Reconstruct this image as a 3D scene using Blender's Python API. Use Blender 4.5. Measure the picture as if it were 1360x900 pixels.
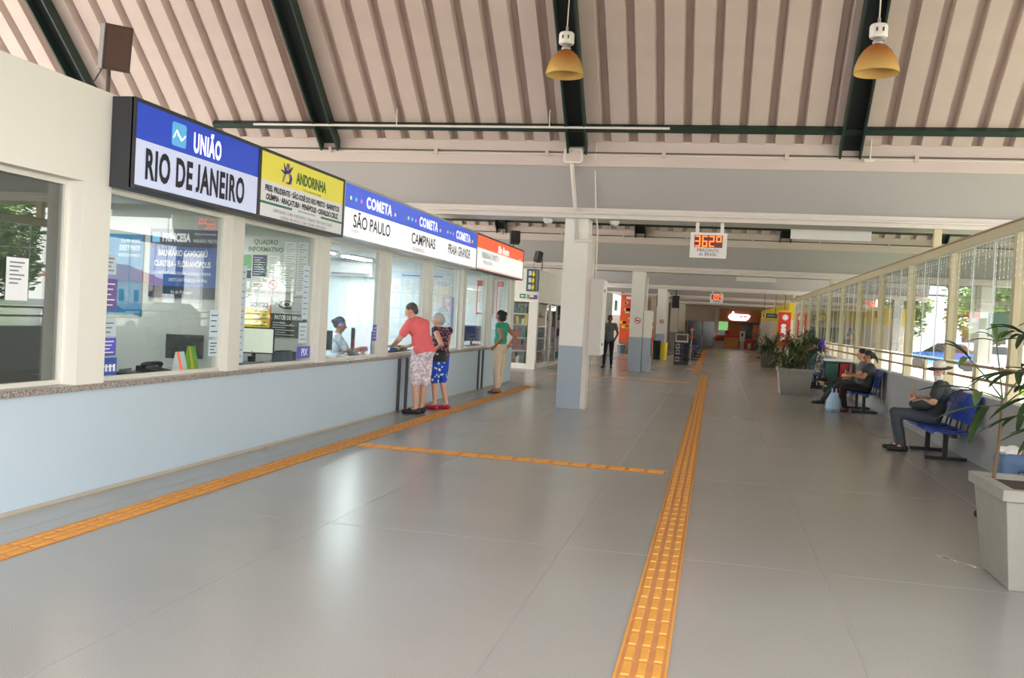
import bpy, bmesh, math, random
from mathutils import Vector, Matrix, Euler
from math import pi, sin, cos, radians

for o in list(bpy.data.objects):
    bpy.data.objects.remove(o, do_unlink=True)
SC = bpy.context.scene
COL = SC.collection
random.seed(11)
FOCAL_PX = 1255.876
# ------------------------------------------------------------------ camera
def make_camera():
    yaw, pit, roll = 0.210042, -0.024602, 0.052986
    fw = Vector((-sin(yaw)*cos(pit), cos(yaw)*cos(pit), sin(pit)))
    rt = Vector((cos(yaw), sin(yaw), 0.0)); up = rt.cross(fw)
    r2 = rt*cos(roll) + up*sin(roll); u2 = up*cos(roll) - rt*sin(roll)
    cam = bpy.data.cameras.new('camera'); cam.sensor_width = 36.0
    cam.lens = FOCAL_PX*36.0/1360.0; cam.clip_start = 0.05; cam.clip_end = 500
    ob = bpy.data.objects.new('camera', cam); COL.objects.link(ob)
    m = Matrix((r2, u2, -fw)).transposed().to_4x4(); m.translation = (0, 0, 1.6)
    ob.matrix_world = m
    SC.camera = ob
make_camera()
# ------------------------------------------------------------------ world, exposure
SC.view_settings.view_transform = 'Standard'
SC.view_settings.look = 'None'
SC.view_settings.gamma = 1.0
SC.view_settings.use_curve_mapping = False
SC.view_settings.exposure = EXPOSURE = 0.12
W = bpy.data.worlds.new('world'); SC.world = W; W.use_nodes = True
nt = W.node_tree; nt.nodes.clear()
wo = nt.nodes.new('ShaderNodeOutputWorld'); bg = nt.nodes.new('ShaderNodeBackground')
tc = nt.nodes.new('ShaderNodeTexCoord'); sx = nt.nodes.new('ShaderNodeSeparateXYZ')
rp = nt.nodes.new('ShaderNodeValToRGB')
rp.color_ramp.elements[0].position = 0.45; rp.color_ramp.elements[0].color = (1.0, 0.96, 0.91, 1)
rp.color_ramp.elements[1].position = 0.9; rp.color_ramp.elements[1].color = (0.90, 0.95, 1.0, 1)
mp = nt.nodes.new('ShaderNodeMapRange'); mp.inputs[1].default_value = -1; mp.inputs[2].default_value = 1
nt.links.new(tc.outputs['Generated'], sx.inputs[0]); nt.links.new(sx.outputs[2], mp.inputs[0])
nt.links.new(mp.outputs[0], rp.inputs[0]); nt.links.new(rp.outputs[0], bg.inputs[0])
bg.inputs[1].default_value = 6.2
nt.links.new(bg.outputs[0], wo.inputs[0])
def sun():
    l = bpy.data.lights.new('sun', 'SUN'); l.energy = 14.0; l.angle = radians(12); l.color = (1.0, 0.95, 0.86)
    o = bpy.data.objects.new('sun', l); COL.objects.link(o)
    o.rotation_euler = Vector((-0.35, 0.36, -0.87)).to_track_quat('-Z', 'Y').to_euler()
sun()
cy = SC.cycles if hasattr(SC, 'cycles') else None
if cy:
    cy.max_bounces = 9; cy.diffuse_bounces = 5; cy.glossy_bounces = 4; cy.transmission_bounces = 6
    cy.transparent_max_bounces = 14; cy.sample_clamp_indirect = 6.0; cy.caustics_reflective = False
    cy.caustics_refractive = False; cy.use_denoising = True

# ------------------------------------------------------------------ materials
def s2l(c):
    return tuple(((v/12.92) if v <= 0.04045 else ((v+0.055)/1.055)**2.4) for v in c)
def rgb(r, g, b):
    return s2l((r/255.0, g/255.0, b/255.0))
MATS = {}
def mat(name, col, rough=0.6, metal=0.0, emit=0.0, var=0.08, scale=6.0, bump=0.0, spec=0.5, trans=0.0):
    if name in MATS: return MATS[name]
    m = bpy.data.materials.new(name); m.use_nodes = True; MATS[name] = m
    n = m.node_tree; b = n.nodes['Principled BSDF']
    c = rgb(*col)
    b.inputs['Base Color'].default_value = (*c, 1); b.inputs['Roughness'].default_value = rough
    b.inputs['Metallic'].default_value = metal; b.inputs['Specular IOR Level'].default_value = spec
    if emit > 0:
        b.inputs['Emission Color'].default_value = (*c, 1); b.inputs['Emission Strength'].default_value = emit
    if trans > 0: b.inputs['Transmission Weight'].default_value = trans
    if var > 0:
        t = n.nodes.new('ShaderNodeTexCoord'); z = n.nodes.new('ShaderNodeTexNoise'); z.inputs['Scale'].default_value = scale
        z.inputs['Detail'].default_value = 4
        n.links.new(t.outputs['Object'], z.inputs['Vector'])
        h = n.nodes.new('ShaderNodeHueSaturation'); h.inputs['Color'].default_value = (*c, 1)
        r = n.nodes.new('ShaderNodeMapRange'); r.inputs[3].default_value = 1-var; r.inputs[4].default_value = 1+var
        n.links.new(z.outputs['Fac'], r.inputs[0]); n.links.new(r.outputs[0], h.inputs['Value'])
        n.links.new(h.outputs[0], b.inputs['Base Color'])
        if bump > 0:
            p = n.nodes.new('ShaderNodeBump'); p.inputs['Strength'].default_value = bump; p.inputs['Distance'].default_value = 0.01
            n.links.new(z.outputs['Fac'], p.inputs['Height']); n.links.new(p.outputs[0], b.inputs['Normal'])
    return m
def glass_mat(name, tint=(0.96, 0.98, 0.97), f0=0.05, rough=0.0, gain=1.0):
    """clear pane: Schlick reflection over a tinted see-through pane"""
    m = bpy.data.materials.new(name); m.use_nodes = True; n = m.node_tree; n.nodes.clear()
    out = n.nodes.new('ShaderNodeOutputMaterial'); mx = n.nodes.new('ShaderNodeMixShader')
    tr = n.nodes.new('ShaderNodeBsdfTransparent'); tr.inputs[0].default_value = (*tint, 1)
    gl = n.nodes.new('ShaderNodeBsdfGlossy'); gl.inputs['Roughness'].default_value = rough
    ge = n.nodes.new('ShaderNodeNewGeometry'); dp = n.nodes.new('ShaderNodeVectorMath'); dp.operation = 'DOT_PRODUCT'
    n.links.new(ge.outputs['Incoming'], dp.inputs[0]); n.links.new(ge.outputs['Normal'], dp.inputs[1])
    def mth(op, a, bv=None):
        k = n.nodes.new('ShaderNodeMath'); k.operation = op
        for i, v in enumerate((a, bv)):
            if v is None: continue
            if hasattr(v, 'is_linked'): n.links.new(v, k.inputs[i])
            else: k.inputs[i].default_value = v
        return k.outputs[0]
    a = mth('ABSOLUTE', dp.outputs['Value']); a = mth('SUBTRACT', 1.0, a); a = mth('POWER', a, 5.0)
    a = mth('MULTIPLY', a, 1-f0); a = mth('ADD', a, f0); a = mth('MULTIPLY', a, gain); a = mth('MINIMUM', a, 1.0)
    n.links.new(a, mx.inputs[0]); n.links.new(tr.outputs[0], mx.inputs[1]); n.links.new(gl.outputs[0], mx.inputs[2])
    n.links.new(mx.outputs[0], out.inputs[0])
    return m
def spot_mat(name, c1, c2, scale, rough=0.8, kind='noise', lo=0.48, hi=0.52):
    m = bpy.data.materials.new(name); m.use_nodes = True; n = m.node_tree; b = n.nodes['Principled BSDF']
    t = n.nodes.new('ShaderNodeTexCoord')
    z = n.nodes.new('ShaderNodeTexNoise' if kind == 'noise' else 'ShaderNodeTexVoronoi'); z.inputs['Scale'].default_value = scale
    r = n.nodes.new('ShaderNodeValToRGB'); r.color_ramp.elements[0].position = lo; r.color_ramp.elements[1].position = hi
    r.color_ramp.elements[0].color = (*rgb(*c1), 1); r.color_ramp.elements[1].color = (*rgb(*c2), 1)
    n.links.new(t.outputs['Object'], z.inputs['Vector'])
    n.links.new(z.outputs['Fac' if kind == 'noise' else 'Distance'], r.inputs[0]); n.links.new(r.outputs[0], b.inputs['Base Color'])
    b.inputs['Roughness'].default_value = rough
    return m

# ------------------------------------------------------------------ mesh builder
class MB:
    def __init__(s): s.v = []; s.f = []; s.mi = []
    def add(s, vs, fs, mi=0):
        k = len(s.v); s.v += [tuple(p) for p in vs]; s.f += [tuple(i+k for i in f) for f in fs]; s.mi += [mi]*len(fs); return s
    def box(s, x0, x1, y0, y1, z0, z1, mi=0):
        return s.add([(x0,y0,z0),(x1,y0,z0),(x1,y1,z0),(x0,y1,z0),(x0,y0,z1),(x1,y0,z1),(x1,y1,z1),(x0,y1,z1)],
              [(0,3,2,1),(4,5,6,7),(0,1,5,4),(1,2,6,5),(2,3,7,6),(3,0,4,7)], mi)
    def hexa(s, lo, hi, mi=0):   # two quads, lower (ccw from above) and upper
        return s.add(list(lo)+list(hi), [(0,3,2,1),(4,5,6,7),(0,1,5,4),(1,2,6,5),(2,3,7,6),(3,0,4,7)], mi)
    def prism(s, pts, axis, a, b, mi=0, closed=True):  # polygon swept along an axis
        n = len(pts)
        def P(p, t): return {'x': (t,p[0],p[1]), 'y': (p[0],t,p[1]), 'z': (p[0],p[1],t)}[axis]
        vs = [P(p, a) for p in pts] + [P(p, b) for p in pts]
        fs = [(i, (i+1) % n, n+(i+1) % n, n+i) for i in range(n if closed else n-1)]
        if closed: fs += [tuple(range(n-1, -1, -1)), tuple(range(n, 2*n))]
        return s.add(vs, fs, mi)
    def tube(s, pts, r, seg=8, mi=0, caps=True):
        pts = [Vector(p) for p in pts]; rs = r if hasattr(r, '__len__') else [r]*len(pts)
        vs = []; prev = None
        for i, p in enumerate(pts):
            d = (pts[min(i+1, len(pts)-1)] - pts[max(i-1, 0)]).normalized()
            if prev is None:
                u = d.orthogonal().normalized()
            else:
                u = (prev - d*prev.dot(d)).normalized()
            prev = u; w = d.cross(u)
            for k in range(seg):
                a = 2*pi*k/seg; vs.append(p + (u*cos(a)+w*sin(a))*rs[i])
        fs = []
        for i in range(len(pts)-1):
            for k in range(seg):
                k2 = (k+1) % seg
                fs.append((i*seg+k, i*seg+k2, (i+1)*seg+k2, (i+1)*seg+k))
        if caps:
            fs.append(tuple(range(seg-1, -1, -1))); fs.append(tuple((len(pts)-1)*seg+k for k in range(seg)))
        return s.add(vs, fs, mi)
    def lathe(s, prof, c=(0,0,0), seg=20, mi=0, caps=True):
        vs = []; n = len(prof)
        for r, z in prof:
            for k in range(seg):
                a = 2*pi*k/seg; vs.append((c[0]+r*cos(a), c[1]+r*sin(a), c[2]+z))
        fs = [(i*seg+k, i*seg+(k+1) % seg, (i+1)*seg+(k+1) % seg, (i+1)*seg+k) for i in range(n-1) for k in range(seg)]
        if caps: fs += [tuple(range(seg-1, -1, -1)), tuple((n-1)*seg+k for k in range(seg))]
        return s.add(vs, fs, mi)
    def strip(s, pts, widths, side, th=0.002, mi=0):   # a ribbon with thickness: leaf blades
        pts = [Vector(p) for p in pts]; vs = []; n = len(pts)
        sd = Vector(side).normalized()
        for i, p in enumerate(pts):
            d = (pts[min(i+1, n-1)]-pts[max(i-1, 0)]).normalized(); nn = sd.cross(d).normalized()
            w = widths[i]*0.5
            vs += [p-sd*w+nn*w*0.35, p+nn*0, p+sd*w+nn*w*0.35]
        fs = []
        for i in range(n-1):
            for k in (0, 1): fs.append((i*3+k, i*3+k+1, i*3+k+4, i*3+k+3))
        return s.add(vs, fs, mi)
    def ell(s, c, r, rot=None, seg=12, rings=8, mi=0):
        vs = []; R = rot.to_matrix() if rot else Matrix.Identity(3); c = Vector(c)
        vs.append(c + R @ Vector((0,0,-r[2])))
        for i in range(1, rings):
            t = -pi/2 + pi*i/rings
            for k in range(seg):
                a = 2*pi*k/seg
                vs.append(c + R @ Vector((r[0]*cos(t)*cos(a), r[1]*cos(t)*sin(a), r[2]*sin(t))))
        vs.append(c + R @ Vector((0,0,r[2])))
        fs = [(0, 1+(k+1) % seg, 1+k) for k in range(seg)]
        for i in range(rings-2):
            for k in range(seg):
                k2 = (k+1) % seg; a = 1+i*seg; b = a+seg
                fs.append((a+k, a+k2, b+k2, b+k))
        e = len(vs)-1; a = 1+(rings-2)*seg
        fs += [(a+k, a+(k+1) % seg, e) for k in range(seg)]
        return s.add(vs, fs, mi)
    def mesh(s, name, mats, off=(0,0,0), smooth=False):
        me = bpy.data.meshes.new(name); o = Vector(off)
        me.from_pydata([Vector(p)-o for p in s.v], [], s.f)
        for m in (mats if isinstance(mats, (list, tuple)) else [mats]): me.materials.append(m)
        if any(s.mi): me.polygons.foreach_set('material_index', s.mi)
        if smooth: me.polygons.foreach_set('use_smooth', [True]*len(me.polygons))
        me.update(); return me
    def build(s, name, mats, parent=None, smooth=False, bevel=0.0, fix=False):
        me = s.mesh(name, mats, wl(parent), smooth)
        if bevel > 0 or fix:
            bm = bmesh.new(); bm.from_mesh(me)
            bmesh.ops.recalc_face_normals(bm, faces=bm.faces)
            if bevel > 0:
                bmesh.ops.bevel(bm, geom=[e for e in bm.edges if e.is_manifold and e.calc_face_angle(0) > 0.5], offset=bevel, segments=2, affect='EDGES', profile=0.6)
            bm.to_mesh(me); bm.free()
        return link(name, me, parent)
def wl(o):
    p = Vector((0,0,0))
    while o is not None: p += o.location; o = o.parent
    return p
def link(name, data, parent=None):
    o = bpy.data.objects.new(name, data); COL.objects.link(o)
    if parent is not None: o.parent = parent
    return o
def tag(o, label=None, cat=None, group=None, kind=None):
    if label: o['label'] = label
    if cat: o['category'] = cat
    if group: o['group'] = group
    if kind: o['kind'] = kind
    return o
def thing(name, label, cat, loc=(0,0,0), group=None):
    return tag(at0(name, loc), label, cat, group)
def at0(name, loc=(0,0,0)):
    o = bpy.data.objects.new(name, None); o.empty_display_size = 0.1; COL.objects.link(o); o.location = loc; return o
def struct(name, loc=(0,0,0)):
    return tag(at0(name, loc), kind='structure')
def single(mb, name, m, label, cat, base, group=None, **k):
    """a thing that is one mesh, origin at its base"""
    me = mb.mesh(name, m, base, k.get('smooth', False)); o = link(name, me); o.location = base
    return tag(o, label, cat, group)
def copy_tree(o, parent=None):
    c = o.copy(); COL.objects.link(c); c.parent = parent
    for ch in o.children: copy_tree(ch, c)
    return c
# lettering: facing +X (walls on the left) or facing -Y (towards the hall's near end)
FX = Matrix(((0,0,1),(1,0,0),(0,1,0)))
FY = Matrix(((1,0,0),(0,0,-1),(0,1,0)))
FNX = Matrix(((0,0,-1),(-1,0,0),(0,1,0)))
def text_mb(s, size, pos, R, sx=1.0, bold=0.0, align='CENTER', shear=0.0, th=0.0, gap=1.0):
    cu = bpy.data.curves.new('t', 'FONT'); cu.body = s; cu.size = size; cu.align_x = align; cu.align_y = 'CENTER'
    cu.offset = bold; cu.shear = shear; cu.resolution_u = 3
    cu.extrude = th; cu.space_character = gap
    ob = bpy.data.objects.new('t', cu); COL.objects.link(ob)
    dg = bpy.context.evaluated_depsgraph_get()
    me = bpy.data.meshes.new_from_object(ob.evaluated_get(dg))
    if 'J' in s:                       # a J that stands on the line like the other capitals
        par = list(range(len(me.vertices)))
        def find(a):
            while par[a] != a: par[a] = par[par[a]]; a = par[a]
            return a
        for e in me.edges: par[find(e.vertices[0])] = find(e.vertices[1])
        isl = {}
        for v in me.vertices: isl.setdefault(find(v.index), []).append(v)
        big = [vs for vs in isl.values() if max(q.co.y for q in vs)-min(q.co.y for q in vs) > size*0.5]
        lo = sorted(min(q.co.y for q in vs) for vs in big)[len(big)//2]; hi = sorted(max(q.co.y for q in vs) for vs in big)[len(big)//2]
        for vs in big:
            a = min(q.co.y for q in vs); b = max(q.co.y for q in vs)
            if a < lo-size*0.08:
                for q in vs: q.co.y = lo+(q.co.y-a)*(hi-lo)/(b-a)
    mb = MB()
    mb.add([R @ Vector((v.co.x*sx, v.co.y, v.co.z)) + Vector(pos) for v in me.vertices], [tuple(p.vertices) for p in me.polygons])
    bpy.data.objects.remove(ob); bpy.data.curves.remove(cu); bpy.data.meshes.remove(me)
    return mb
def text(s, size, pos, R, m, parent, sx=1.0, bold=0.0, align='CENTER', shear=0.0, name='lettering', gap=1.0):
    return tag(text_mb(s, size, pos, R, sx, bold, align, shear, 0.0, gap).build(name, m, parent), kind='stuff' if len(s) < 4 else None)
# ================================================================== setting: floor, ground
M_floor = mat('terrazzo', (160,158,155), rough=0.2, var=0.05, scale=1.2, spec=0.95)
def floor_nodes():
    n = M_floor.node_tree; b = n.nodes['Principled BSDF']; t = n.nodes.new('ShaderNodeTexCoord')
    z = n.nodes.new('ShaderNodeTexNoise'); z.inputs['Scale'].default_value = 160; z.inputs['Detail'].default_value = 2
    n.links.new(t.outputs['Object'], z.inputs['Vector'])
    src = b.inputs['Base Color'].links[0].from_socket
    mx = n.nodes.new('ShaderNodeMix'); mx.data_type = 'RGBA'; mx.blend_type = 'MULTIPLY'; mx.inputs[0].default_value = 0.55
    rr = n.nodes.new('ShaderNodeValToRGB'); rr.color_ramp.elements[0].position = 0.35; rr.color_ramp.elements[1].position = 0.65
    rr.color_ramp.elements[0].color = (0.72,0.72,0.73,1); rr.color_ramp.elements[1].color = (1.12,1.1,1.06,1)
    n.links.new(z.outputs['Fac'], rr.inputs[0]); n.links.new(src, mx.inputs[6]); n.links.new(rr.outputs[0], mx.inputs[7])
    n.links.new(mx.outputs[2], b.inputs['Base Color'])
    z2 = n.nodes.new('ShaderNodeTexNoise'); z2.inputs['Scale'].default_value = 0.9; z2.inputs['Detail'].default_value = 1.5
    n.links.new(t.outputs['Object'], z2.inputs['Vector'])
    r2 = n.nodes.new('ShaderNodeMapRange'); r2.inputs[3].default_value = 0.20; r2.inputs[4].default_value = 0.30
    n.links.new(z2.outputs['Fac'], r2.inputs[0]); n.links.new(r2.outputs[0], b.inputs['Roughness'])
floor_nodes()
M_joint = mat('floor_joint', (150,147,143), rough=0.4, var=0)
floor = MB().box(-16, 9.2, -8, 76, -0.3, 0).build('floor', M_floor); tag(floor, kind='structure')
for i in range(-3, 4):
    x = -0.95 + 1.75*i
    if -4.7 < x < 3.3: MB().box(x-0.002, x+0.002, 0, 70, 0.0, 0.0008).build('floor_joint', M_joint, floor)
for i in range(12):
    y = 3.05 + 3.5*i
    MB().box(-4.79, 3.4, y-0.0015, y+0.0015, 0.0, 0.0008).build('floor_joint', M_joint, floor)
M_ground = mat('sunlit_concrete', (205,200,190), rough=0.9, var=0.06, scale=0.4)
tag(MB().box(9.2, 120, -40, 160, -0.35, -0.12).build('ground', M_ground), kind='structure')
tag(MB().box(-120, -16, -40, 160, -0.35, -0.12).build('ground', M_ground), kind='structure')
M_grass = spot_mat('grass', (112,150,52), (150,185,75), 3.0, 0.95)
tag(MB().box(9.8, 18, 10, 34, -0.12, 0.06).build('lawn', M_grass), kind='structure')

# ================================================================== beams and columns
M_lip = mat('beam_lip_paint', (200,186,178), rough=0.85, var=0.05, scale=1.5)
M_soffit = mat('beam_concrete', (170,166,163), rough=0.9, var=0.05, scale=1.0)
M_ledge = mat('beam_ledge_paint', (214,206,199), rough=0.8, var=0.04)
M_pipe = mat('conduit_paint', (220,212,204), rough=0.5, var=0)
M_wire = mat('old_wire', (95,80,72), rough=0.7, var=0)
BEAMS = [2.75 + 14.18*i for i in range(6)]
DZ = dict(zip(BEAMS, (0, 0, -0.13, -0.15, -0.16, -0.16)))     # the floor and roof line fall slightly towards the far end
for yc in BEAMS:
    b = struct('beam', (0, yc, 3.38))
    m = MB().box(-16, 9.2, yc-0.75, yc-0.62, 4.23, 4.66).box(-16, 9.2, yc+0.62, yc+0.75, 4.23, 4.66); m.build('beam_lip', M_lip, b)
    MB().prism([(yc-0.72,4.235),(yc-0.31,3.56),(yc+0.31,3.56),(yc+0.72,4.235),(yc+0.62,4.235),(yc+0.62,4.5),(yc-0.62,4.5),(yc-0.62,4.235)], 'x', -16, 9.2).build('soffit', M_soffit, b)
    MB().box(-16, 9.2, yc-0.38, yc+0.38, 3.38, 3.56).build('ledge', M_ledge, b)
    for z, r in ((4.42, 0.012), (4.46, 0.012)):
        MB().tube([(-16, yc-0.768, z), (9.2, yc-0.768, z)], r, 6).build('conduit', M_wire if z > 4.45 else M_pipe, b)
    MB().tube([(-16, yc-0.41, 3.47), (9.2, yc-0.41, 3.47)], 0.022, 8).build('conduit', M_pipe, b)
    k = MB()
    for x in range(-15, 9, 2): k.box(x-0.03, x+0.03, yc-0.80, yc-0.75, 4.39, 4.49)
    tag(k.build('conduit_clip', M_lip, b), kind='stuff'); b.location.z += DZ[yc]
M_col_hi = mat('column_cream', (236,234,225), rough=0.7, var=0.03)
M_col_lo = mat('column_grey', (164,176,188), rough=0.6, var=0.05, scale=3)
for i, yc in enumerate(BEAMS):
    if i == 0: continue
    c = struct('column', (-2.49, yc, 0)); y0, y1 = yc-0.25, yc+0.25
    MB().box(-2.70, -2.28, y0, y1, 0, 1.12).build('column_base', M_col_lo, c)
    MB().box(-2.70, -2.28, y0, y1, 1.12, 3.38).build('column_shaft', M_col_hi, c)
    for dy in (-0.12, 0.0, 0.12):
        MB().box(-2.28, -2.19, yc+dy-0.045, yc+dy+0.045, 0, 3.1).build('conduit', M_pipe, c)
for yc in BEAMS[1:5]:                                    # columns of the outer platform
    c = struct('column', (8.0, yc, 0))
    MB().box(7.8, 8.2, yc-0.25, yc+0.25, 0, 3.38).build('column_shaft', M_col_hi, c)

# ================================================================== roof slopes, one channel sheet at a time
M_roof = mat('fibre_cement', (196,178,169), rough=0.9, var=0.12, scale=2.2, bump=0.15)
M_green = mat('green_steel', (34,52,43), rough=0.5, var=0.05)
M_green_shade = mat('green_steel_recess_shade', (19,25,23), rough=0.6, var=0.05)  # same green steel, darkened to paint in the shade of the rafter recess
M_sky_pane = glass_mat('skylight_glass', (0.92,0.94,0.93))
SL = 0.915; LEN = 6.05*math.sqrt(1+SL*SL)
half = [(-0.225,0.15),(-0.180,0.15),(-0.142,0),(0.142,0),(0.180,0.15),(0.225,0.15)]
chan = MB().prism(half+[(x, z+0.012) for x, z in reversed(half)], 'y', 0, LEN)
CHAN = chan.mesh('roof_channel', M_roof)
RAFTX = [-15.9, -11.45, -7.0, -2.47, 1.98, 6.45]
def slope(yc, sgn):
    """sgn -1: rises towards the near end from beam yc; +1: rises away"""
    s = struct('ceiling', (0, yc+sgn*0.6, 4.64-0.15*SL+DZ[yc]))
    ang = math.atan(SL)
    for i in range(56):
        o = link('roof_channel', CHAN, s); o.location = (-15.7+0.45*i, 0, 0)
        o.rotation_euler = (ang, 0, 0) if sgn > 0 else (ang, 0, pi)
    M = Matrix.Rotation(0 if sgn > 0 else pi, 4, 'Z') @ Matrix.Rotation(ang, 4, 'X')
    def put(mb, name, m, x):
        mb.v = [tuple(M @ Vector((p[0], p[1], p[2]))) for p in mb.v]
        o = mb.build(name, m, None); o.parent = s; o.location = (x, 0, 0)
    for x in RAFTX:
        put(MB().box(-0.15, 0.15, 0.1, LEN, -0.06, -0.02), 'rafter_web', M_green_shade, x)
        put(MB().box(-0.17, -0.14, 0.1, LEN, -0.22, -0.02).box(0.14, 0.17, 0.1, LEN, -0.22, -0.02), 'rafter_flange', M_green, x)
    for d in (0.53, 3.2, 6.0):
        put(MB().box(-16, 9.2, d-0.05, d+0.05, -0.10, -0.001), 'purlin', M_green, 0)
for i, yc in enumerate(BEAMS):
    slope(yc, -1)
    if i < len(BEAMS)-1:
        slope(yc, 1)
        ym = yc+7.09; z = 4.64+SL*6.0
        tag(MB().box(-16, 9.2, ym-0.62, ym+0.62, z+0.10, z+0.115).build('ridge_cap', M_roof), kind='structure')
for i, yc in enumerate(BEAMS[:-1]):
    g = MB().prism([(yc-0.1, 4.66), (yc+14.28, 4.66), (yc+7.09, 11.0)], 'x', 9.2, 9.3).build('wall_gable_blocker', M_lip); tag(g, kind='structure')  # gable infill added to block daylight from the right
# white conduit hung under the first purlin
tag(MB().tube([(-8.3,15.70,4.79),(-0.9,15.70,4.79)], 0.02, 8).tube([(-5.6,15.70,4.79),(-5.6,15.70,5.08)], 0.01, 6).tube([(-2.9,15.70,4.79),(-2.9,15.70,5.08)], 0.01, 6).build('trim_1', M_pipe), kind='structure')

# ================================================================== booth front on the left
M_low = mat('booth_blue_grey', (194,211,224), rough=0.45, var=0.03, scale=1.0)
M_cream = mat('booth_cream', (235,232,223), rough=0.7, var=0.03, scale=1.2)
M_alu = mat('off_white_frame', (226,223,214), rough=0.5, var=0.02)
M_granite = spot_mat('granite', (120,110,104), (178,168,160), 90, 0.25)
M_dark = mat('dark_groove', (70,72,75), rough=0.4, var=0)
M_skirt = mat('skirting_dust', (186,176,160), rough=0.8, var=0.1)
wall = struct('wall_left', (-4.9, 0, 0))
MB().box(-5.0, -4.8, -6, 22.55, 0, 0.84).build('lower_wall', M_low, wall)
MB().box(-5.0, -4.8, -6, 22.55, 2.46, 3.2).build('upper_wall', M_cream, wall)
MB().box(-5.0, -4.8, 6.44, 6.78, 0.885, 2.46).build('pillar', M_cream, wall)
MB().box(-5.0, -4.8, -6, 1.5, 0.885, 2.46).build('pillar', M_cream, wall)
tag(MB().box(-4.80, -4.79, -6, 22.55, 0, 0.03).build('baseboard_left', M_skirt), kind='structure')
MULL = [8.88, 11.12, 13.45, 15.62, 17.88, 20.15]
for y in MULL: MB().box(-4.97, -4.80, y-0.12, y+0.12, 0.885, 2.46).build('mullion', M_alu, wall)
MB().box(-5.0, -4.80, 22.2, 22.55, 0.885, 2.46).build('pillar', M_alu, wall)
for y in (14.12, 14.5, 19.25, 19.6):
    MB().box(-4.805, -4.775, y-0.045, y+0.045, 0.0, 0.84).build('cover_strip', M_dark, wall)
M_pane = glass_mat('booth_glass', (0.93,0.965,0.955), f0=0.05, gain=1.0)
M_tint = glass_mat('tinted_glass', (0.80,0.83,0.82), f0=0.09, gain=1.6)
edges = [6.78] + MULL + [22.2]
def booth_window(n, y0, y1, glass, x=-4.91):
    w = struct('window_%d' % n, (x, (y0+y1)/2, 0.885))
    MB().box(x-0.005, x+0.005, y0+0.03, y1-0.03, 0.915, 2.43).build('pane', glass, w)
    f = 0.035
    MB().box(x-0.025, x+0.025, y0, y1, 0.885, 0.885+f).build('frame_rail', M_alu, w); MB().box(x-0.025, x+0.025, y0, y1, 2.46-f, 2.46).build('frame_rail', M_alu, w)
    MB().box(x-0.025, x+0.025, y0, y0+f, 0.92, 2.425).build('frame_stile', M_alu, w); MB().box(x-0.025, x+0.025, y1-f, y1, 0.92, 2.425).build('frame_stile', M_alu, w)
    return w
w0 = booth_window(0, 1.5, 6.44, M_tint, -4.96)
MB().box(-5.06, -5.05, 1.5, 6.59, 0.885, 2.5).build('blind', mat('blind_grey', (126,128,124), rough=0.8, var=0.03), w0)
for i in range(7):
    a = edges[i]+(0 if i == 0 else 0.12); b = edges[i+1]-(0 if i == 6 else 0.12)
    booth_window(i+1, a, b, M_pane)
single(MB().box(-5.45, -4.77, -6, 22.6, 0.84, 0.885), 'worktop', M_granite, 'long grey granite worktop running under all the ticket windows', 'counter', (-5.1, 8, 0.84))
# booth insides
M_in1 = mat('booth_wall_grey', (196,200,197), rough=0.7, var=0.02)
M_in2 = mat('booth_wall_white', (226,234,238), rough=0.7, var=0.02)
M_ceil = mat('booth_ceiling_white', (232,234,232), rough=0.8, var=0.02)
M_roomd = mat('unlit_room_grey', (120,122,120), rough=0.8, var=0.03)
M_tube = mat('lit_fluorescent', (240,248,255), emit=26.0, var=0)
M_tube_dim = mat('lit_fluorescent_soft', (248,250,245), emit=9.0, var=0)
tag(MB().box(-8.2, -4.99, -6, 22.55, 2.56, 2.66).build('ceiling_booths', M_ceil), kind='structure')
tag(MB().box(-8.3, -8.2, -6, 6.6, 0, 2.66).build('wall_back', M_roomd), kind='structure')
tag(MB().box(-8.3, -8.2, 6.6, 11.1, 0, 2.66).build('wall_back', M_in1), kind='structure')
tag(MB().box(-8.3, -8.2, 11.1, 22.55, 0, 2.66).build('wall_back', M_in2), kind='structure')
for y, m in ((6.62, M_in1), (8.92, M_in1), (11.15, M_in1), (17.9, M_in2)):
    tag(MB().box(-8.2, -5.0, y-0.03, y+0.03, 0, 2.56).build('wall_partition', m), kind='structure')
tag(MB().box(-8.3, -5.0, 22.45, 22.55, 0, 3.2).build('wall_booth_end', M_in2), kind='structure')
for x, y, m, wh in ((-6.3,7.75,M_tube_dim,'first'),(-6.3,10.0,M_tube_dim,'second'),(-6.6,12.8,M_tube,'third'),(-6.6,14.9,M_tube,'fourth'),(-6.6,16.7,M_tube,'fifth'),(-6.6,19.2,M_tube,'sixth'),(-6.6,21.2,M_tube,'seventh and farthest')):
    t = thing('ceiling_light', 'fluorescent batten on the booth ceiling behind the %s ticket window' % wh, 'ceiling light', (x, y, 2.56), 'booth ceiling lights')
    MB().box(x-0.12, x+0.12, y-0.62, y+0.62, 2.53, 2.56).build('batten', M_alu, t)
    for d in (-0.06, 0.06): MB().tube([(x+d, y-0.6, 2.51), (x+d, y+0.6, 2.51)], 0.014, 8).build('tube', m, t)
    L = bpy.data.lights.new('booth_lamp', 'AREA'); L.shape = 'RECTANGLE'; L.size = 0.2; L.size_y = 1.2; L.energy = 44 if m is M_tube else 26; L.color = (0.90, 0.97, 1.0) if m is M_tube else (1.0, 0.99, 0.95)
    lo = bpy.data.objects.new('booth_lamp', L); COL.objects.link(lo); lo.parent = t; lo.location = (0, 0, -0.07)

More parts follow.
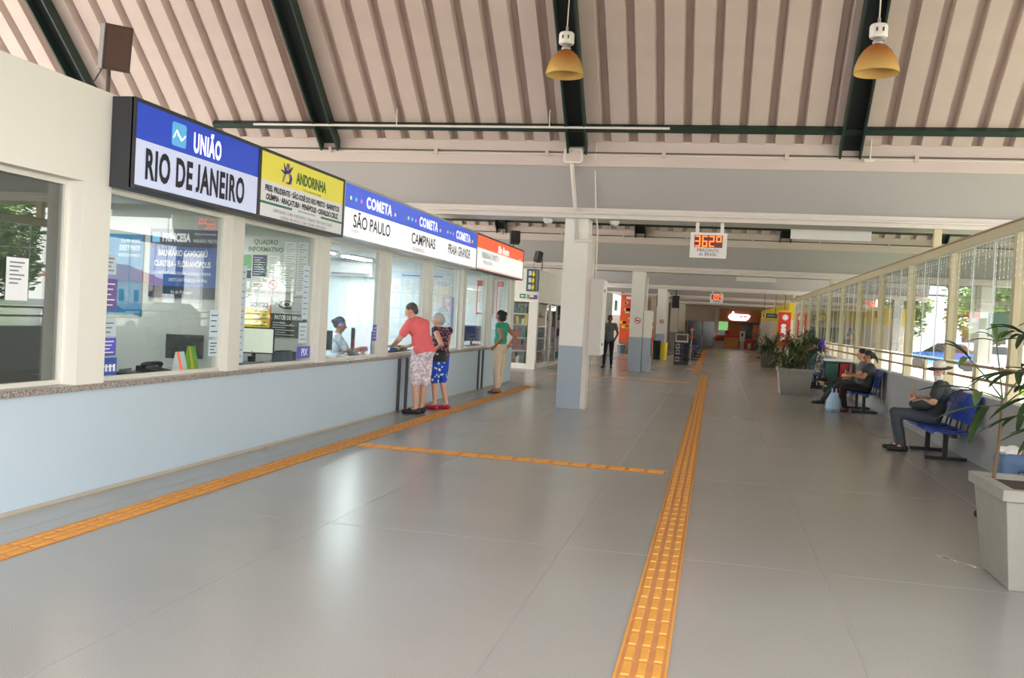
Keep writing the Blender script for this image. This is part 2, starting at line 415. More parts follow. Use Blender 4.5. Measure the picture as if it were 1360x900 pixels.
# ================================================================== glazed wall on the right
M_lowr = mat('parapet_grey', (168,171,172), rough=0.75, var=0.05, scale=2)
M_post = mat('post_cream', (203,192,156), rough=0.6, var=0.06, scale=3)
M_rail = mat('rail_brown', (168,146,112), rough=0.6, var=0.1)
M_rpane = glass_mat('screen_glass', (0.90,0.915,0.91), f0=0.05, gain=1.2)
M_edge = mat('glass_edge', (228,236,234), rough=0.3, var=0)
M_bulb = mat('clear_bulb', (244,246,248), rough=0.2, var=0)
wr = struct('wall_right', (3.5, 0, 0))
MB().box(3.42, 3.58, -6, 46, 0, 0.85).build('parapet', M_lowr, wr)
MB().box(3.40, 3.60, -6, 46, 0.85, 0.885).build('coping', M_lowr, wr)
MB().box(3.42, 3.56, -6, 46, 2.90, 3.03).build('top_rail', M_post, wr)
MB().box(3.40, 3.58, -6, 46, 3.03, 3.05).build('top_cap', M_rail, wr)
for z in (1.09, 1.26): MB().tube([(3.44, -6, z), (3.44, 46, z)], 0.02, 8).build('rail', M_rail, wr)
ORD = 'first second third fourth fifth sixth seventh eighth ninth tenth eleventh'.split()
POSTS = [12.2+3.15*i for i in range(-5, 11)]
for y in POSTS: MB().box(3.425, 3.555, y-0.065, y+0.065, 0.885, 2.9).build('post', M_post, wr)
for y in BEAMS[1:5]: MB().box(3.43, 3.55, y-0.3, y-0.18, 3.05, 3.38).build('post', M_post, wr)
tag(MB().box(3.405, 3.42, -6, 46, 0, 0.05).build('baseboard_right', M_lowr), kind='structure')
for i in range(len(POSTS)-1):
    a, b = POSTS[i]+0.065, POSTS[i+1]-0.065; w3 = (b-a)/3
    MB().box(3.46, 3.50, (a+b)/2-0.06, (a+b)/2+0.06, 0.885, 1.25).build('stanchion', M_post, wr)
    MB().box(3.395, 3.42, a+1.9, a+1.95, 0.2, 0.85).build('conduit', M_post, wr)
    w = struct('window_%d' % (i+10), (3.49, (a+b)/2, 1.3))
    for k in range(3):
        MB().box(3.486, 3.494, a+k*w3+0.006, a+(k+1)*w3-0.006, 1.30, 2.895).build('pane', M_rpane, w)
        if k: MB().box(3.482, 3.498, a+k*w3-0.005, a+k*w3+0.005, 1.30, 2.895).build('edge_seam', M_edge, w)
    if i < 4: continue
    t = thing('icicle_light_string', 'string of clear icicle lights on the %s glazed bay, counting from the near planter' % ORD[i-4], 'string lights', (3.40, (a+b)/2, 2.88), 'icicle light strings on the glazed wall')
    m = MB(); rnd = random.Random(i)
    m.box(3.398, 3.402, a, b, 2.878, 2.884)
    bl = MB()
    for k in range(18):
        y = a+0.08+(b-a-0.16)*k/17; L = rnd.choice((0.12, 0.3, 0.5, 0.22, 0.65))
        m.box(3.399, 3.401, y-0.0015, y+0.0015, 2.88-L, 2.88)
        for q in range(int(L/0.1)): bl.box(3.396, 3.404, y-0.004, y+0.004, 2.88-0.1*(q+1)-0.012, 2.88-0.1*(q+1)+0.012)
    m.build('cable', M_edge, t); tag(bl.build('bulbs', M_bulb, t), kind='stuff')
# ================================================================== lit fascia signs over the ticket windows
M_signbox = mat('sign_box_charcoal', (52,54,60), rough=0.45, var=0.03)
M_sblue = mat('sign_blue', (38,72,190), rough=0.35, emit=0.35, var=0)
M_spale = mat('sign_pale_lilac', (205,214,246), rough=0.35, emit=0.25, var=0)
M_ink = mat('ink_black', (26,28,40), rough=0.5, var=0)
M_white = mat('print_white', (245,246,250), rough=0.5, var=0)
M_whitelit = mat('print_white_lit', (250,250,255), rough=0.5, emit=0.6, var=0)
M_yel = mat('sign_yellow', (232,222,84), rough=0.35, emit=0.18, var=0)
M_sgrey = mat('sign_light_grey', (222,222,226), rough=0.35, emit=0.15, var=0)
M_sgreen = mat('sign_green', (60,128,104), rough=0.4, var=0)
M_dgreen = mat('letter_green', (62,116,60), rough=0.4, var=0)
M_navy = mat('print_navy', (52,52,104), rough=0.5, var=0)
M_inkgrey = mat('ink_grey', (120,122,128), rough=0.5, var=0)
M_bluelit = mat('sign_blue_lit', (66,94,206), rough=0.35, emit=0.6, var=0)
M_paperlit = mat('sign_white_lit', (255,255,255), rough=0.35, emit=0.55, var=0)
M_orange = mat('sign_orange_lit', (240,92,52), rough=0.35, emit=0.8, var=0)
M_icon = mat('icon_sky_blue', (96,176,228), rough=0.35, emit=0.3, var=0)
M_alurim = mat('sign_rim_aluminium', (186,190,200), rough=0.35, metal=0.4, var=0)
XS = -4.60
def fascia(name, label, y0, y1, rim, head, body, zs):
    t = thing(name, label, 'sign', (-4.7, (y0+y1)/2, 2.46), 'fascia signs over the ticket windows')
    MB().box(-4.795, XS-0.006, y0, y1, 2.46, 3.18).build('sign_box', rim, t)
    e = 0.03
    MB().box(XS-0.006, XS, y0+e, y1-e, zs, 3.15).build('header_panel', head, t)
    MB().box(XS-0.006, XS, y0+e, y1-e, 2.49, zs).build('body_panel', body, t)
    for z0, z1 in ((2.46, 2.49), (3.15, 3.18)): MB().box(XS-0.02, XS+0.008, y0, y1, z0, z1).build('rim', rim, t)
    for a, b in ((y0, y0+e), (y1-e, y1)): MB().box(XS-0.02, XS+0.008, a, b, 2.49, 3.15).build('rim', rim, t)
    return t
T = XS+0.004
s = fascia('ticket_sign', 'blue and pale lilac sign over the ticket window nearest the camera', 6.74, 8.87, M_signbox, M_sblue, M_spale, 2.86)
text('UNIÃO', 0.235, (T, 7.86, 2.975), FX, M_whitelit, s, sx=0.60, bold=0.009, gap=1.1)
text('RIO DE JANEIRO', 0.335, (T, 7.74, 2.665), FX, M_ink, s, sx=0.62, bold=0.012, gap=1.1)
def rrect(y0, y1, z0, z1, r, x, n=4):
    pts = []
    for cy_, cz_, a0 in ((y1-r, z0+r, -pi/2), (y1-r, z1-r, 0), (y0+r, z1-r, pi/2), (y0+r, z0+r, pi)):
        for k in range(n+1): pts.append((cy_+r*cos(a0+pi/2*k/n), cz_+r*sin(a0+pi/2*k/n)))
    return MB().prism(pts, 'x', x-0.003, x)
ic = rrect(7.28, 7.50, 2.90, 3.10, 0.025, T).build('icon_tile', M_icon, s)
m = MB()
for q in (-1, 1):
    m.tube([(T+0.002, 7.39+q*0.09, 2.985+0.02*q), (T+0.002, 7.39+q*0.045, 3.0-0.035*q), (T+0.002, 7.39, 2.99), (T+0.002, 7.39-q*0.03, 2.975+0.02*q)], 0.006, 6)
m.build('icon_handshake', M_whitelit, ic)
s = fascia('ticket_sign', 'yellow and light grey sign with a bird emblem over the second ticket window', 8.87, 11.10, M_signbox, M_yel, M_sgrey, 2.86)
text('ANDORINHA', 0.17, (T, 10.13, 2.985), FX, M_dgreen, s, sx=0.78, bold=0.006)
text('A melhor companhia para a sua viagem', 0.04, (T, 10.15, 2.885), FX, M_inkgrey, s, sx=0.8, name='tagline')
m = MB()     # letter A with a swallow across it
M_mauve = mat('emblem_mauve', (168,140,160), rough=0.5, var=0); M_violet = mat('emblem_violet', (62,58,140), rough=0.5, var=0)
em = MB().hexa([(T-0.003,9.38,2.90),(T,9.38,2.90),(T,9.42,2.90),(T-0.003,9.42,2.90)], [(T-0.003,9.48,3.11),(T,9.48,3.11),(T,9.53,3.11),(T-0.003,9.53,3.11)])
em.hexa([(T-0.003,9.57,2.90),(T,9.57,2.90),(T,9.62,2.90),(T-0.003,9.62,2.90)], [(T-0.003,9.49,3.11),(T,9.49,3.11),(T,9.54,3.11),(T-0.003,9.54,3.11)])
em = em.build('emblem_letter', M_mauve, s)
m.tube([(T+0.002,9.34,3.02),(T+0.003,9.44,3.0),(T+0.003,9.54,3.03),(T+0.002,9.62,3.09)], [0.004,0.016,0.018,0.004], 6)
m.tube([(T+0.002,9.40,3.10),(T+0.003,9.44,3.03),(T+0.003,9.48,3.01)], [0.003,0.011,0.012], 6)
m.tube([(T+0.002,9.46,2.90),(T+0.003,9.54,2.90),(T+0.003,9.585,2.95),(T+0.003,9.575,3.0)], [0.003,0.012,0.014,0.006], 6)
m.build('emblem_swallow', M_violet, em)
text('PRES. PRUDENTE · SÃO JOSÉ DO RIO PRETO · BARRETOS', 0.083, (T, 9.98, 2.785), FX, M_ink, s, sx=0.93, bold=0.003)
text('OLÍMPIA · ARAÇATUBA · PENÁPOLIS · OSVALDO CRUZ', 0.083, (T, 9.98, 2.695), FX, M_ink, s, sx=0.93, bold=0.003)
MB().box(T-0.002, T, 8.91, 11.06, 2.622, 2.647).build('green_band', M_sgreen, s)
MB().box(T-0.001, T+0.001, 9.65, 10.42, 2.618, 2.650).build('band_label', M_sgrey, s)
text('VENDA DE PASSAGENS RODOVIÁRIAS', 0.034, (T+0.002, 10.03, 2.634), FX, M_sgreen, s, sx=0.8)
text('CAMPO GRANDE · CUIABÁ · RONDONÓPOLIS · DOURADOS · PORTO VELHO · ITIQUIRA', 0.05, (T, 9.98, 2.57), FX, M_inkgrey, s, sx=0.78)
text('LONDRINA · PRES. EPITÁCIO · COXIM · CORUMBÁ · PORTO SEGURO', 0.05, (T, 9.98, 2.515), FX, M_inkgrey, s, sx=0.78)
s = fascia('ticket_sign', 'long backlit blue and white sign with the brand repeated three times', 11.10, 17.85, M_alurim, M_bluelit, M_paperlit, 2.855)
M_dl = mat('dot_lime', (200,230,80), emit=0.8, var=0); M_dc = mat('dot_sky', (110,190,250), emit=0.8, var=0)
M_dp = mat('dot_pink', (250,110,190), emit=0.8, var=0); M_dy = mat('dot_yellow', (250,215,80), emit=0.8, var=0)
M_purp = mat('ink_lilac_grey', (62,58,82), rough=0.5, var=0)
for y, w in ((12.15, 'SÃO PAULO'), (14.45, 'CAMPINAS'), (16.6, 'PRAIA GRANDE')):
    text('COMETA', 0.20, (T, y+0.22, 2.99), FX, M_whitelit, s, sx=1.12, bold=0.008, gap=1.14)
    for dy, c in ((-0.82, M_dl), (-0.64, M_dc), (-0.46, M_dp), (0.88, M_dy)):
        MB().tube([(T-0.002, y+dy, 2.985 if dy < 0 else 2.965), (T+0.001, y+dy, 2.985 if dy < 0 else 2.965)], 0.026, 12).build('dot', c, s)
    text(w, 0.235, (T, y, 2.70), FX, M_purp, s, sx=1.12 if len(w) < 10 else 0.92, bold=0.004)
text('SALVADOR', 0.06, (T, 11.5, 2.58), FX, M_inkgrey, s)
text('SÃO BERNARDO', 0.085, (T, 14.2, 2.545), FX, M_inkgrey, s)
s = fascia('ticket_sign', 'backlit orange and white sign over the farthest ticket windows', 17.85, 22.42, M_signbox, M_orange, M_paperlit, 2.90)
text('São Bento', 0.21, (T, 20.2, 2.99), FX, M_whitelit, s, sx=1.25, bold=0.008, shear=0.2)
text('passagens', 0.06, (T, 22.0, 2.935), FX, M_whitelit, s)
text('RIBEIRÃO PRETO', 0.17, (T, 19.05, 2.775), FX, M_purp, s, sx=1.2)
text('BATATAIS · FRANCA', 0.10, (T, 18.85, 2.64), FX, M_inkgrey, s, sx=0.9)
MB().box(T-0.002, T, 17.95, 22.3, 2.50, 2.515).build('orange_line', M_orange, s)
for y in (20.9,):
    pass
# ------------------------------------------------------------------ posters inside the booths (face the near end of the hall)
M_pblue = mat('poster_blue', (52,92,176), rough=0.4, var=0.05); M_pnavy = mat('poster_navy', (34,44,84), rough=0.4, var=0.03)
M_pteal = mat('poster_teal', (28,120,168), rough=0.4, var=0.15, scale=4); M_pgrey = mat('poster_grey', (206,208,208), rough=0.5, var=0.03)
M_pcharc = mat('poster_charcoal', (62,68,68), rough=0.5, var=0.05); M_pyel = mat('poster_yellow', (236,206,36), rough=0.5, var=0.03)
M_pviolet = mat('sticker_violet', (92,88,206), rough=0.4, var=0.05); M_ppurple = mat('poster_purple', (112,92,164), rough=0.4, var=0.1)
M_paper = mat('paper_white', (238,240,242), rough=0.8, var=0.02); M_paperblue = mat('paper_bluish', (206,224,236), rough=0.7, var=0.02)
M_red = mat('print_red', (206,40,48), rough=0.5, var=0); M_pgreen = mat('print_green', (120,176,130), rough=0.5, var=0)
def poster(name, label, cat, x0, x1, y, z0, z1, m, group=None):
    t = thing(name, label, cat, ((x0+x1)/2, y, z0), group)
    MB().box(x0, x1, y-0.012, y, z0, z1).build('board', m, t); return t
Y = 8.885
t = poster('travel_poster', 'navy and blue poster listing coastal destinations in the first booth', 'poster', -5.80, -5.03, Y, 1.60, 2.31, M_pblue)
MB().box(-5.80, -5.03, Y-0.014, Y-0.011, 2.13, 2.31).build('header_band', M_pnavy, t)
MB().box(-5.80, -5.03, Y-0.014, Y-0.011, 1.60, 1.72).build('footer_band', M_pnavy, t)
MB().box(-5.775, -5.69, Y-0.016, Y-0.013, 2.17, 2.275).build('icon_tile', M_icon, t)
text('PRINCESA', 0.115, (-5.50, Y-0.016, 2.22), FY, M_white, t, sx=0.62, bold=0.006)
text('VENDA DE PASSAGENS DE', 0.03, (-5.17, Y-0.016, 2.265), FY, M_white, t, sx=0.7)
text('RIBEIRÃO PRETO', 0.05, (-5.17, Y-0.016, 2.195), FY, M_white, t, sx=0.72)
text('BALNEÁRIO CAMBORIÚ', 0.085, (-5.42, Y-0.014, 2.06), FY, M_white, t, sx=0.62, bold=0.002)
text('CURITIBA - FLORIANÓPOLIS', 0.085, (-5.42, Y-0.014, 1.95), FY, M_white, t, sx=0.60, bold=0.002)
text('JACAREZINHO - JAGUARIAÍVA - JOINVILLE - ITAPEMA', 0.045, (-5.42, Y-0.014, 1.855), FY, M_white, t, sx=0.62)
text('SANTO ANTÔNIO DA PLATINA', 0.05, (-5.35, Y-0.014, 1.785), FY, M_white, t, sx=0.62)
text('Vá de Princesa!', 0.05, (-5.42, Y-0.016, 1.66), FY, M_white, t, sx=0.8, shear=0.2)
t = poster('travel_poster', 'teal blue poster behind the left end of the first ticket window', 'poster', -6.36, -5.88, Y, 1.40, 2.24, M_pteal)
for i, (w, sz) in enumerate((('OS MELHORES', 0.05), ('DESTINOS', 0.075), ('ESTÃO POR AQUI', 0.045))):
    text(w, sz, (-5.91, Y-0.014, 2.17-0.075*i), FY, M_white, t, sx=0.72, align='RIGHT')
Y = 11.115
t = poster('notice_board', 'grey notice board of printed sheets in the second booth', 'notice board', -5.98, -5.02, Y, 1.695, 2.44, M_pgrey)
text('QUADRO', 0.085, (-5.62, Y-0.014, 2.365), FY, M_dgreen, t, sx=0.9, bold=0.002)
text('INFORMATIVO', 0.085, (-5.62, Y-0.014, 2.27), FY, M_dgreen, t, sx=0.85, bold=0.002)
for x0, x1, z0, z1, mm in ((-5.95,-5.81,2.02,2.20,M_pgreen),(-5.79,-5.60,1.93,2.20,M_navy),(-5.58,-5.42,1.95,2.20,M_paper),(-5.95,-5.81,1.9,2.0,M_navy),(-5.95,-5.81,1.765,1.86,M_paper),(-5.79,-5.60,1.765,1.86,M_paper),(-5.58,-5.42,1.765,1.88,M_paper),(-5.36,-5.20,1.75,2.38,M_paper),(-5.18,-5.04,1.72,2.38,M_paper)):
    c = MB().box(x0, x1, Y-0.016, Y-0.012, z0, z1).build('sheet', mm, t)
    k = MB(); n = int((z1-z0)/0.03)
    for q in range(1, n): k.box(x0+0.015, x1-0.02-0.03*(q % 3), Y-0.018, Y-0.016, z1-0.03*q-0.006, z1-0.03*q)
    tag(k.build('print_lines', M_inkgrey if mm is not M_navy else M_white, c), kind='stuff')
MB().lathe([(0.052,0),(0.064,0),(0.064,0.003),(0.052,0.003)], (0,0,0), 20, caps=False)
ring = MB()
for k in range(16):
    a0, a1 = 2*pi*k/16, 2*pi*(k+1)/16
    ring.tube([(-5.50+0.055*cos(a0), Y-0.018, 1.83+0.055*sin(a0)), (-5.50+0.055*cos(a1), Y-0.018, 1.83+0.055*sin(a1))], 0.007, 5)
ring.tube([(-5.54, Y-0.018, 1.87), (-5.46, Y-0.018, 1.79)], 0.006, 5); ring.build('no_smoking_ring', M_red, t)
text('24X7dias', 0.05, (-5.70, Y-0.018, 1.82), FY, M_red, t, sx=0.7)
text('HORÁRIO DE ATENDIMENTO', 0.05, (-5.50, Y-0.018, 1.73), FY, M_ink, t, sx=0.75)
t = poster('timetable_poster', 'yellow timetable poster with a white heading in the second booth', 'poster', -5.98, -5.525, Y, 1.22, 1.68, M_pyel)
MB().box(-5.98, -5.525, Y-0.014, Y-0.011, 1.52, 1.68).build('header_band', M_pgrey, t)
text('GONTIJO', 0.085, (-5.68, Y-0.016, 1.565), FY, M_ink, t, sx=0.68, bold=0.002)
k = MB()
for q in range(6): k.box(-5.75+0.03*(q % 2), -5.56, Y-0.014, Y-0.012, 1.48-0.045*q, 1.492-0.045*q)
k.build('print_lines', M_inkgrey, t)
t = poster('timetable_poster', 'charcoal timetable poster with a swirl emblem in the second booth', 'poster', -5.51, -5.02, Y, 1.18, 1.68, M_pcharc)
MB().box(-5.51, -5.02, Y-0.014, Y-0.011, 1.47, 1.68).build('header_band', M_pgrey, t)
MB().box(-5.52, -5.51, Y-0.014, Y-0.011, 1.18, 1.68).build('red_edge', M_red, t)
text('PATOS DE MINAS', 0.075, (-5.265, Y-0.014, 1.42), FY, M_white, t, sx=0.66, bold=0.002)
text('continental', 0.06, (-5.22, Y-0.016, 1.505), FY, M_pgreen, t, sx=0.9)
k = MB().tube([(-5.30+0.10*cos(a), Y-0.018, 1.59+0.045*sin(a)) for a in [0.2+0.25*i for i in range(22)]], [0.004+0.0006*i for i in range(22)], 6)
k.ell((-5.30, Y-0.018, 1.59), (0.04, 0.004, 0.025)); k.build('swirl_emblem', M_pcharc, t)
k = MB()
for q in range(6): k.box(-5.48, -5.30+0.2*(q % 2)*0.6, Y-0.014, Y-0.012, 1.35-0.03*q, 1.36-0.03*q)
k.build('print_lines', M_pgrey, t)
# third booth: printed lists on the far partition, air conditioner, red framed notices in the fourth
Y = 17.865
t = poster('timetable_sheets', 'pale wall panel of printed timetable lists in the third booth', 'notice board', -6.35, -5.05, Y, 1.30, 2.36, M_paperblue)
MB().box(-6.1, -5.25, Y-0.014, Y-0.011, 2.27, 2.30).build('heading_line', M_pblue, t)
for r_ in range(3):
    for c_ in range(5):
        x0 = -6.30+0.25*c_; z1 = 2.22-0.31*r_
        c = MB().box(x0, x0+0.19, Y-0.016, Y-0.012, z1-0.25, z1).build('sheet', M_paper, t)
        k = MB()
        for q in range(1, 8): k.box(x0+0.015, x0+0.16-0.02*(q % 3), Y-0.018, Y-0.016, z1-0.03*q-0.006, z1-0.03*q)
        tag(k.build('print_lines', M_pblue if r_ == 0 else M_inkgrey, c), kind='stuff')
Y = 22.44
for x0, x1, lb in ((-5.72, -5.30, 'red framed white notice seen through the fifth ticket window'), (-5.22, -4.98, 'narrow red framed white notice at the far end of the last booth')):
    t = poster('framed_notice', lb, 'notice', x0, x1, Y, 1.60, 2.42, M_red)
    MB().box(x0+0.03, x1-0.03, Y-0.014, Y-0.011, 1.63, 2.28).build('sheet', M_paper, t)
    k = MB()
    for q in range(12): k.box(x0+0.07, x1-0.08-0.03*(q % 3), Y-0.016, Y-0.014, 2.22-0.045*q, 2.23-0.045*q)
    k.build('print_lines', M_inkgrey, t)
t = thing('air_conditioner', 'white split air conditioner high on the third booth wall', 'air conditioner', (-7.1, 17.7, 2.2))
MB().box(-7.55, -6.65, 17.65, 17.87, 2.22, 2.50).build('casing', M_ceil, t, bevel=0.02); MB().box(-7.5, -6.7, 17.63, 17.66, 2.24, 2.28).build('louvre', M_inkgrey, t)
t = thing('wall_calendar', 'blue wall poster beside the third booth window mullion', 'poster', (-5.25, 17.86, 1.2))
MB().box(-5.04, -4.99, 17.84, 17.86, 1.3, 1.9).build('sheet', M_pblue, t)

# ------------------------------------------------------------------ stickers and papers on the panes
XG = -4.898
def sticker(name, label, cat, y0, y1, z0, z1, m, lines=None, inset=None, grp=None):
    t = thing(name, label, cat, (XG, (y0+y1)/2, z0), grp)
    MB().box(XG, XG+0.003, y0, y1, z0, z1).build('sheet', m, t)
    if lines:
        k = MB(); n = lines[0]
        for q in range(n):
            z = z1-(z1-z0)*(q+1)/(n+1); k.box(XG+0.003, XG+0.004, y0+(y1-y0)*0.15, y1-(y1-y0)*(0.15+0.12*(q % 3)), z-0.006, z+0.004)
        tag(k.build('print_lines', lines[1], t), kind='stuff')
    return t
sticker('pane_sticker', 'violet notice sticker low on the first ticket window', 'sticker', 6.85, 7.06, 1.09, 1.24, M_pviolet, (4, M_white))
t = sticker('pane_sticker', 'blue sticker of hand icons at the foot of the first ticket window', 'sticker', 6.85, 7.08, 0.93, 1.075, M_pblue, (1, M_white))
for q in range(4): MB().tube([(XG+0.004, 6.885+0.052*q, 0.96), (XG+0.004, 6.885+0.052*q, 1.02)], 0.011, 8).build('hand_icon', M_white, t)
sticker('pane_poster', 'purple leaflet on the left edge of the first ticket window', 'poster', 6.84, 7.045, 1.47, 1.73, M_ppurple, (5, M_white))
sticker('paper_sheet', 'white printed sheet near the top left of the first ticket window', 'paper', 6.84, 7.02, 1.765, 1.93, M_paperblue, (4, M_inkgrey))
sticker('paper_sheet', 'pale sheet above the violet sticker on the first ticket window', 'paper', 6.86, 7.05, 1.25, 1.40, M_paperblue, (3, M_inkgrey))
t = sticker('pane_sticker', 'small violet payment sticker low on the second ticket window', 'sticker', 10.60, 10.99, 0.945, 1.09, M_pviolet)
text('PIX', 0.12, (XG+0.004, 10.8, 1.015), FX, M_white, t, bold=0.004)
sticker('paper_strip', 'tall bluish paper strip at the left edge of the second ticket window', 'paper', 9.11, 9.26, 0.95, 1.98, M_paperblue, (14, M_inkgrey))
sticker('paper_strip', 'tall bluish paper strip at the right edge of the second ticket window', 'paper', 10.68, 10.86, 1.42, 2.08, M_paperblue, (9, M_inkgrey))
sticker('paper_sheet', 'square pale paper below the right paper strip', 'paper', 10.62, 10.86, 1.13, 1.38, M_paperblue, (4, M_inkgrey))
sticker('pane_sticker', 'violet strip sticker on the third ticket window beside the mullion', 'sticker', 13.16, 13.31, 1.12, 1.36, M_pviolet, (4, M_white))
for y, z0, z1, lb in ((8.55, 1.23, 1.5, 'small photo sheet at the right edge of the first ticket window'), (8.55, 1.04, 1.2, 'pale sheet low at the right edge of the first ticket window')):
    sticker('paper_sheet', lb, 'paper', y, y+0.18, z0, z1, M_paperblue, (4, M_ink))
t = thing('paper_sheet', 'white printed notice taped to the dark tinted window', 'paper', (-4.953, 5.95, 1.52))
MB().box(-4.953, -4.950, 5.84, 6.06, 1.52, 1.83).build('sheet', M_paper, t)
k = MB()
for q in range(6): k.box(-4.950, -4.949, 5.87, 6.02-0.03*(q % 3), 1.79-0.03*q, 1.80-0.03*q)
k.build('print_lines', M_inkgrey, t)
# ------------------------------------------------------------------ things on the worktop
M_black = mat('black_plastic', (30,31,34), rough=0.4, var=0.03); M_screen = mat('lit_screen', (226,230,214), rough=0.3, emit=0.5, var=0.03)
M_navyp = mat('navy_plastic', (38,58,104), rough=0.4, var=0.03); M_gplast = mat('grey_plastic', (96,110,122), rough=0.5, var=0.03)
ZT = 0.885
def monitor(name, label, x, y, w, h, yaw, scr, back=M_black, zb=ZT):
    t = thing(name, label, 'monitor', (x, y, zb))
    def rot(mb): mb.v = [tuple(Matrix.Rotation(yaw, 3, 'Z') @ Vector((p[0]-x, p[1]-y, p[2])) + Vector((x, y, 0))) for p in mb.v]; return mb
    rot(MB().box(x-0.11, x+0.11, y-0.08, y+0.08, zb, zb+0.015)).build('base', back, t)
    rot(MB().box(x-0.02, x+0.02, y-0.015, y+0.015, zb+0.015, zb+0.16)).build('stand', back, t)
    rot(MB().box(x-w/2, x+w/2, y-0.02, y+0.025, zb+0.11, zb+0.11+h)).build('casing', back, t)
    rot(MB().box(x-w/2+0.015, x+w/2-0.015, y-0.024, y-0.02, zb+0.125, zb+0.095+h)).build('screen', scr, t)
    return t
monitor('monitor', 'black monitor on the worktop at the right of the first ticket window', -5.20, 8.62, 0.36, 0.24, radians(35), M_black)
monitor('monitor', 'monitor with a lit pale screen behind the second ticket window', -5.28, 10.25, 0.46, 0.31, radians(20), M_screen, zb=ZT)
monitor('monitor', 'dark monitor with a green-grey back left of the clerk', -5.2, 12.05, 0.34, 0.27, radians(70), M_black, M_gplast)
monitor('monitor', 'black slim monitor in front of the clerk', -5.25, 13.28, 0.42, 0.3, radians(110), M_black)
monitor('monitor', 'wide navy monitor behind the fifth ticket window', -5.25, 20.3, 0.62, 0.34, radians(20), M_navyp, M_navyp)
monitor('monitor', 'small navy monitor left of the wide navy monitor', -5.4, 19.55, 0.42, 0.26, radians(10), M_navyp, M_navyp)
t = thing('telephone', 'black desk telephone behind the first ticket window', 'telephone', (-5.1, 7.95, ZT))
MB().hexa([(-5.22,7.84,ZT),(-5.0,7.84,ZT),(-5.0,8.08,ZT),(-5.22,8.08,ZT)], [(-5.22,7.84,ZT+0.07),(-5.0,7.84,ZT+0.03),(-5.0,8.08,ZT+0.03),(-5.22,8.08,ZT+0.07)]).build('base', M_black, t)
MB().tube([(-5.13,7.82,ZT+0.075),(-5.13,7.86,ZT+0.09),(-5.13,8.06,ZT+0.09),(-5.13,8.10,ZT+0.075)], [0.028,0.02,0.02,0.028], 8).build('handset', M_black, t, True)
t = thing('desk_rack', 'dark low pen tray left of the desk telephone', 'tray', (-5.12, 7.55, ZT))
MB().box(-5.2,-5.05,7.45,7.68,ZT,ZT+0.03).build('tray', M_black, t); MB().tube([(-5.15,7.5,ZT+0.045),(-5.15,7.66,ZT+0.05)],0.012,6).build('pen', M_gplast, t)
M_lime = mat('leaflet_green', (124,186,58), rough=0.5, var=0.04)
def tent(name, label, y, x, m, acc, w=0.13, h=0.2):
    t = thing(name, label, 'leaflet stand', (x, y, ZT))
    MB().hexa([(x,y-w/2,ZT),(x+0.10,y-w/2,ZT),(x+0.10,y+w/2,ZT),(x,y+w/2,ZT)], [(x+0.035,y-w/2,ZT+h),(x+0.05,y-w/2,ZT+h),(x+0.05,y+w/2,ZT+h),(x+0.035,y+w/2,ZT+h)]).build('leaflet', m, t)
    MB().hexa([(x+0.101,y-w/2,ZT),(x+0.104,y-w/2,ZT),(x+0.104,y-w/2+0.045,ZT),(x+0.101,y-w/2+0.045,ZT)], [(x+0.051,y-w/2,ZT+h),(x+0.054,y-w/2,ZT+h),(x+0.054,y-w/2+0.03,ZT+h),(x+0.051,y-w/2+0.03,ZT+h)]).build('colour_stripe', acc, t)
tent('leaflet_stand', 'white folded leaflet stand with red and green stripes on the worktop', 8.22, -5.05, M_paper, M_orange)
tent('leaflet_stand', 'lime green leaflet stand with a yellow edge on the worktop', 8.42, -5.05, M_lime, M_pyel, h=0.25)
t = thing('receipt_printer', 'grey receipt printer in front of the lit monitor', 'printer', (-5.02, 10.55, ZT))
MB().box(-5.12,-4.96,10.38,10.72,ZT,ZT+0.14).build('body', M_gplast, t, bevel=0.012); MB().box(-5.1,-5.0,10.42,10.68,ZT+0.14,ZT+0.15).build('paper_lid', M_black, t)
t = thing('keyboard', 'black keyboard at the left of the second ticket window', 'keyboard', (-5.12, 9.75, ZT))
MB().box(-5.2,-5.02,9.5,9.98,ZT,ZT+0.025).build('body', M_black, t); MB().box(-5.18,-5.04,9.52,9.96,ZT+0.025,ZT+0.032).build('keys', M_gplast, t)
t = thing('pen_cup', 'small dark cup of pens behind the second ticket window', 'cup', (-5.2, 9.95, ZT))
MB().lathe([(0.03,0),(0.036,0.09)], (-5.2,10.02,ZT), 12).build('cup', M_black, t); MB().tube([(-5.2,10.02,ZT+0.06),(-5.19,10.04,ZT+0.15)],0.005,6).build('pen', M_gplast, t)
t = thing('laptop', 'dark open laptop on the worktop in front of the clerk', 'laptop', (-5.05, 12.6, ZT))
MB().box(-5.15,-4.93,12.42,12.78,ZT,ZT+0.02).build('base', M_black, t); MB().hexa([(-4.95,12.42,ZT+0.02),(-4.935,12.42,ZT+0.02),(-4.935,12.78,ZT+0.02),(-4.95,12.78,ZT+0.02)],[(-5.0,12.42,ZT+0.1),(-4.99,12.42,ZT+0.1),(-4.99,12.78,ZT+0.1),(-5.0,12.78,ZT+0.1)]).build('lid', M_gplast, t)
t = thing('ribbon_bunch', 'bunch of pink and green ribbons beside the laptop', 'ribbons', (-4.97, 12.95, ZT))
M_pink = mat('ribbon_pink', (236,120,140), var=0)
MB().tube([(-4.98,12.86,ZT+0.01),(-4.96,12.95,ZT+0.07),(-4.96,13.05,ZT+0.09)],0.014,6).build('ribbon', M_pink, t); MB().tube([(-4.96,12.9,ZT+0.02),(-4.95,12.98,ZT+0.05),(-4.95,13.06,ZT+0.02)],0.012,6).build('ribbon', M_lime, t)
t = thing('leaflet_rack', 'purple leaflet display right of the clerk', 'leaflet stand', (-5.05, 13.85, ZT))
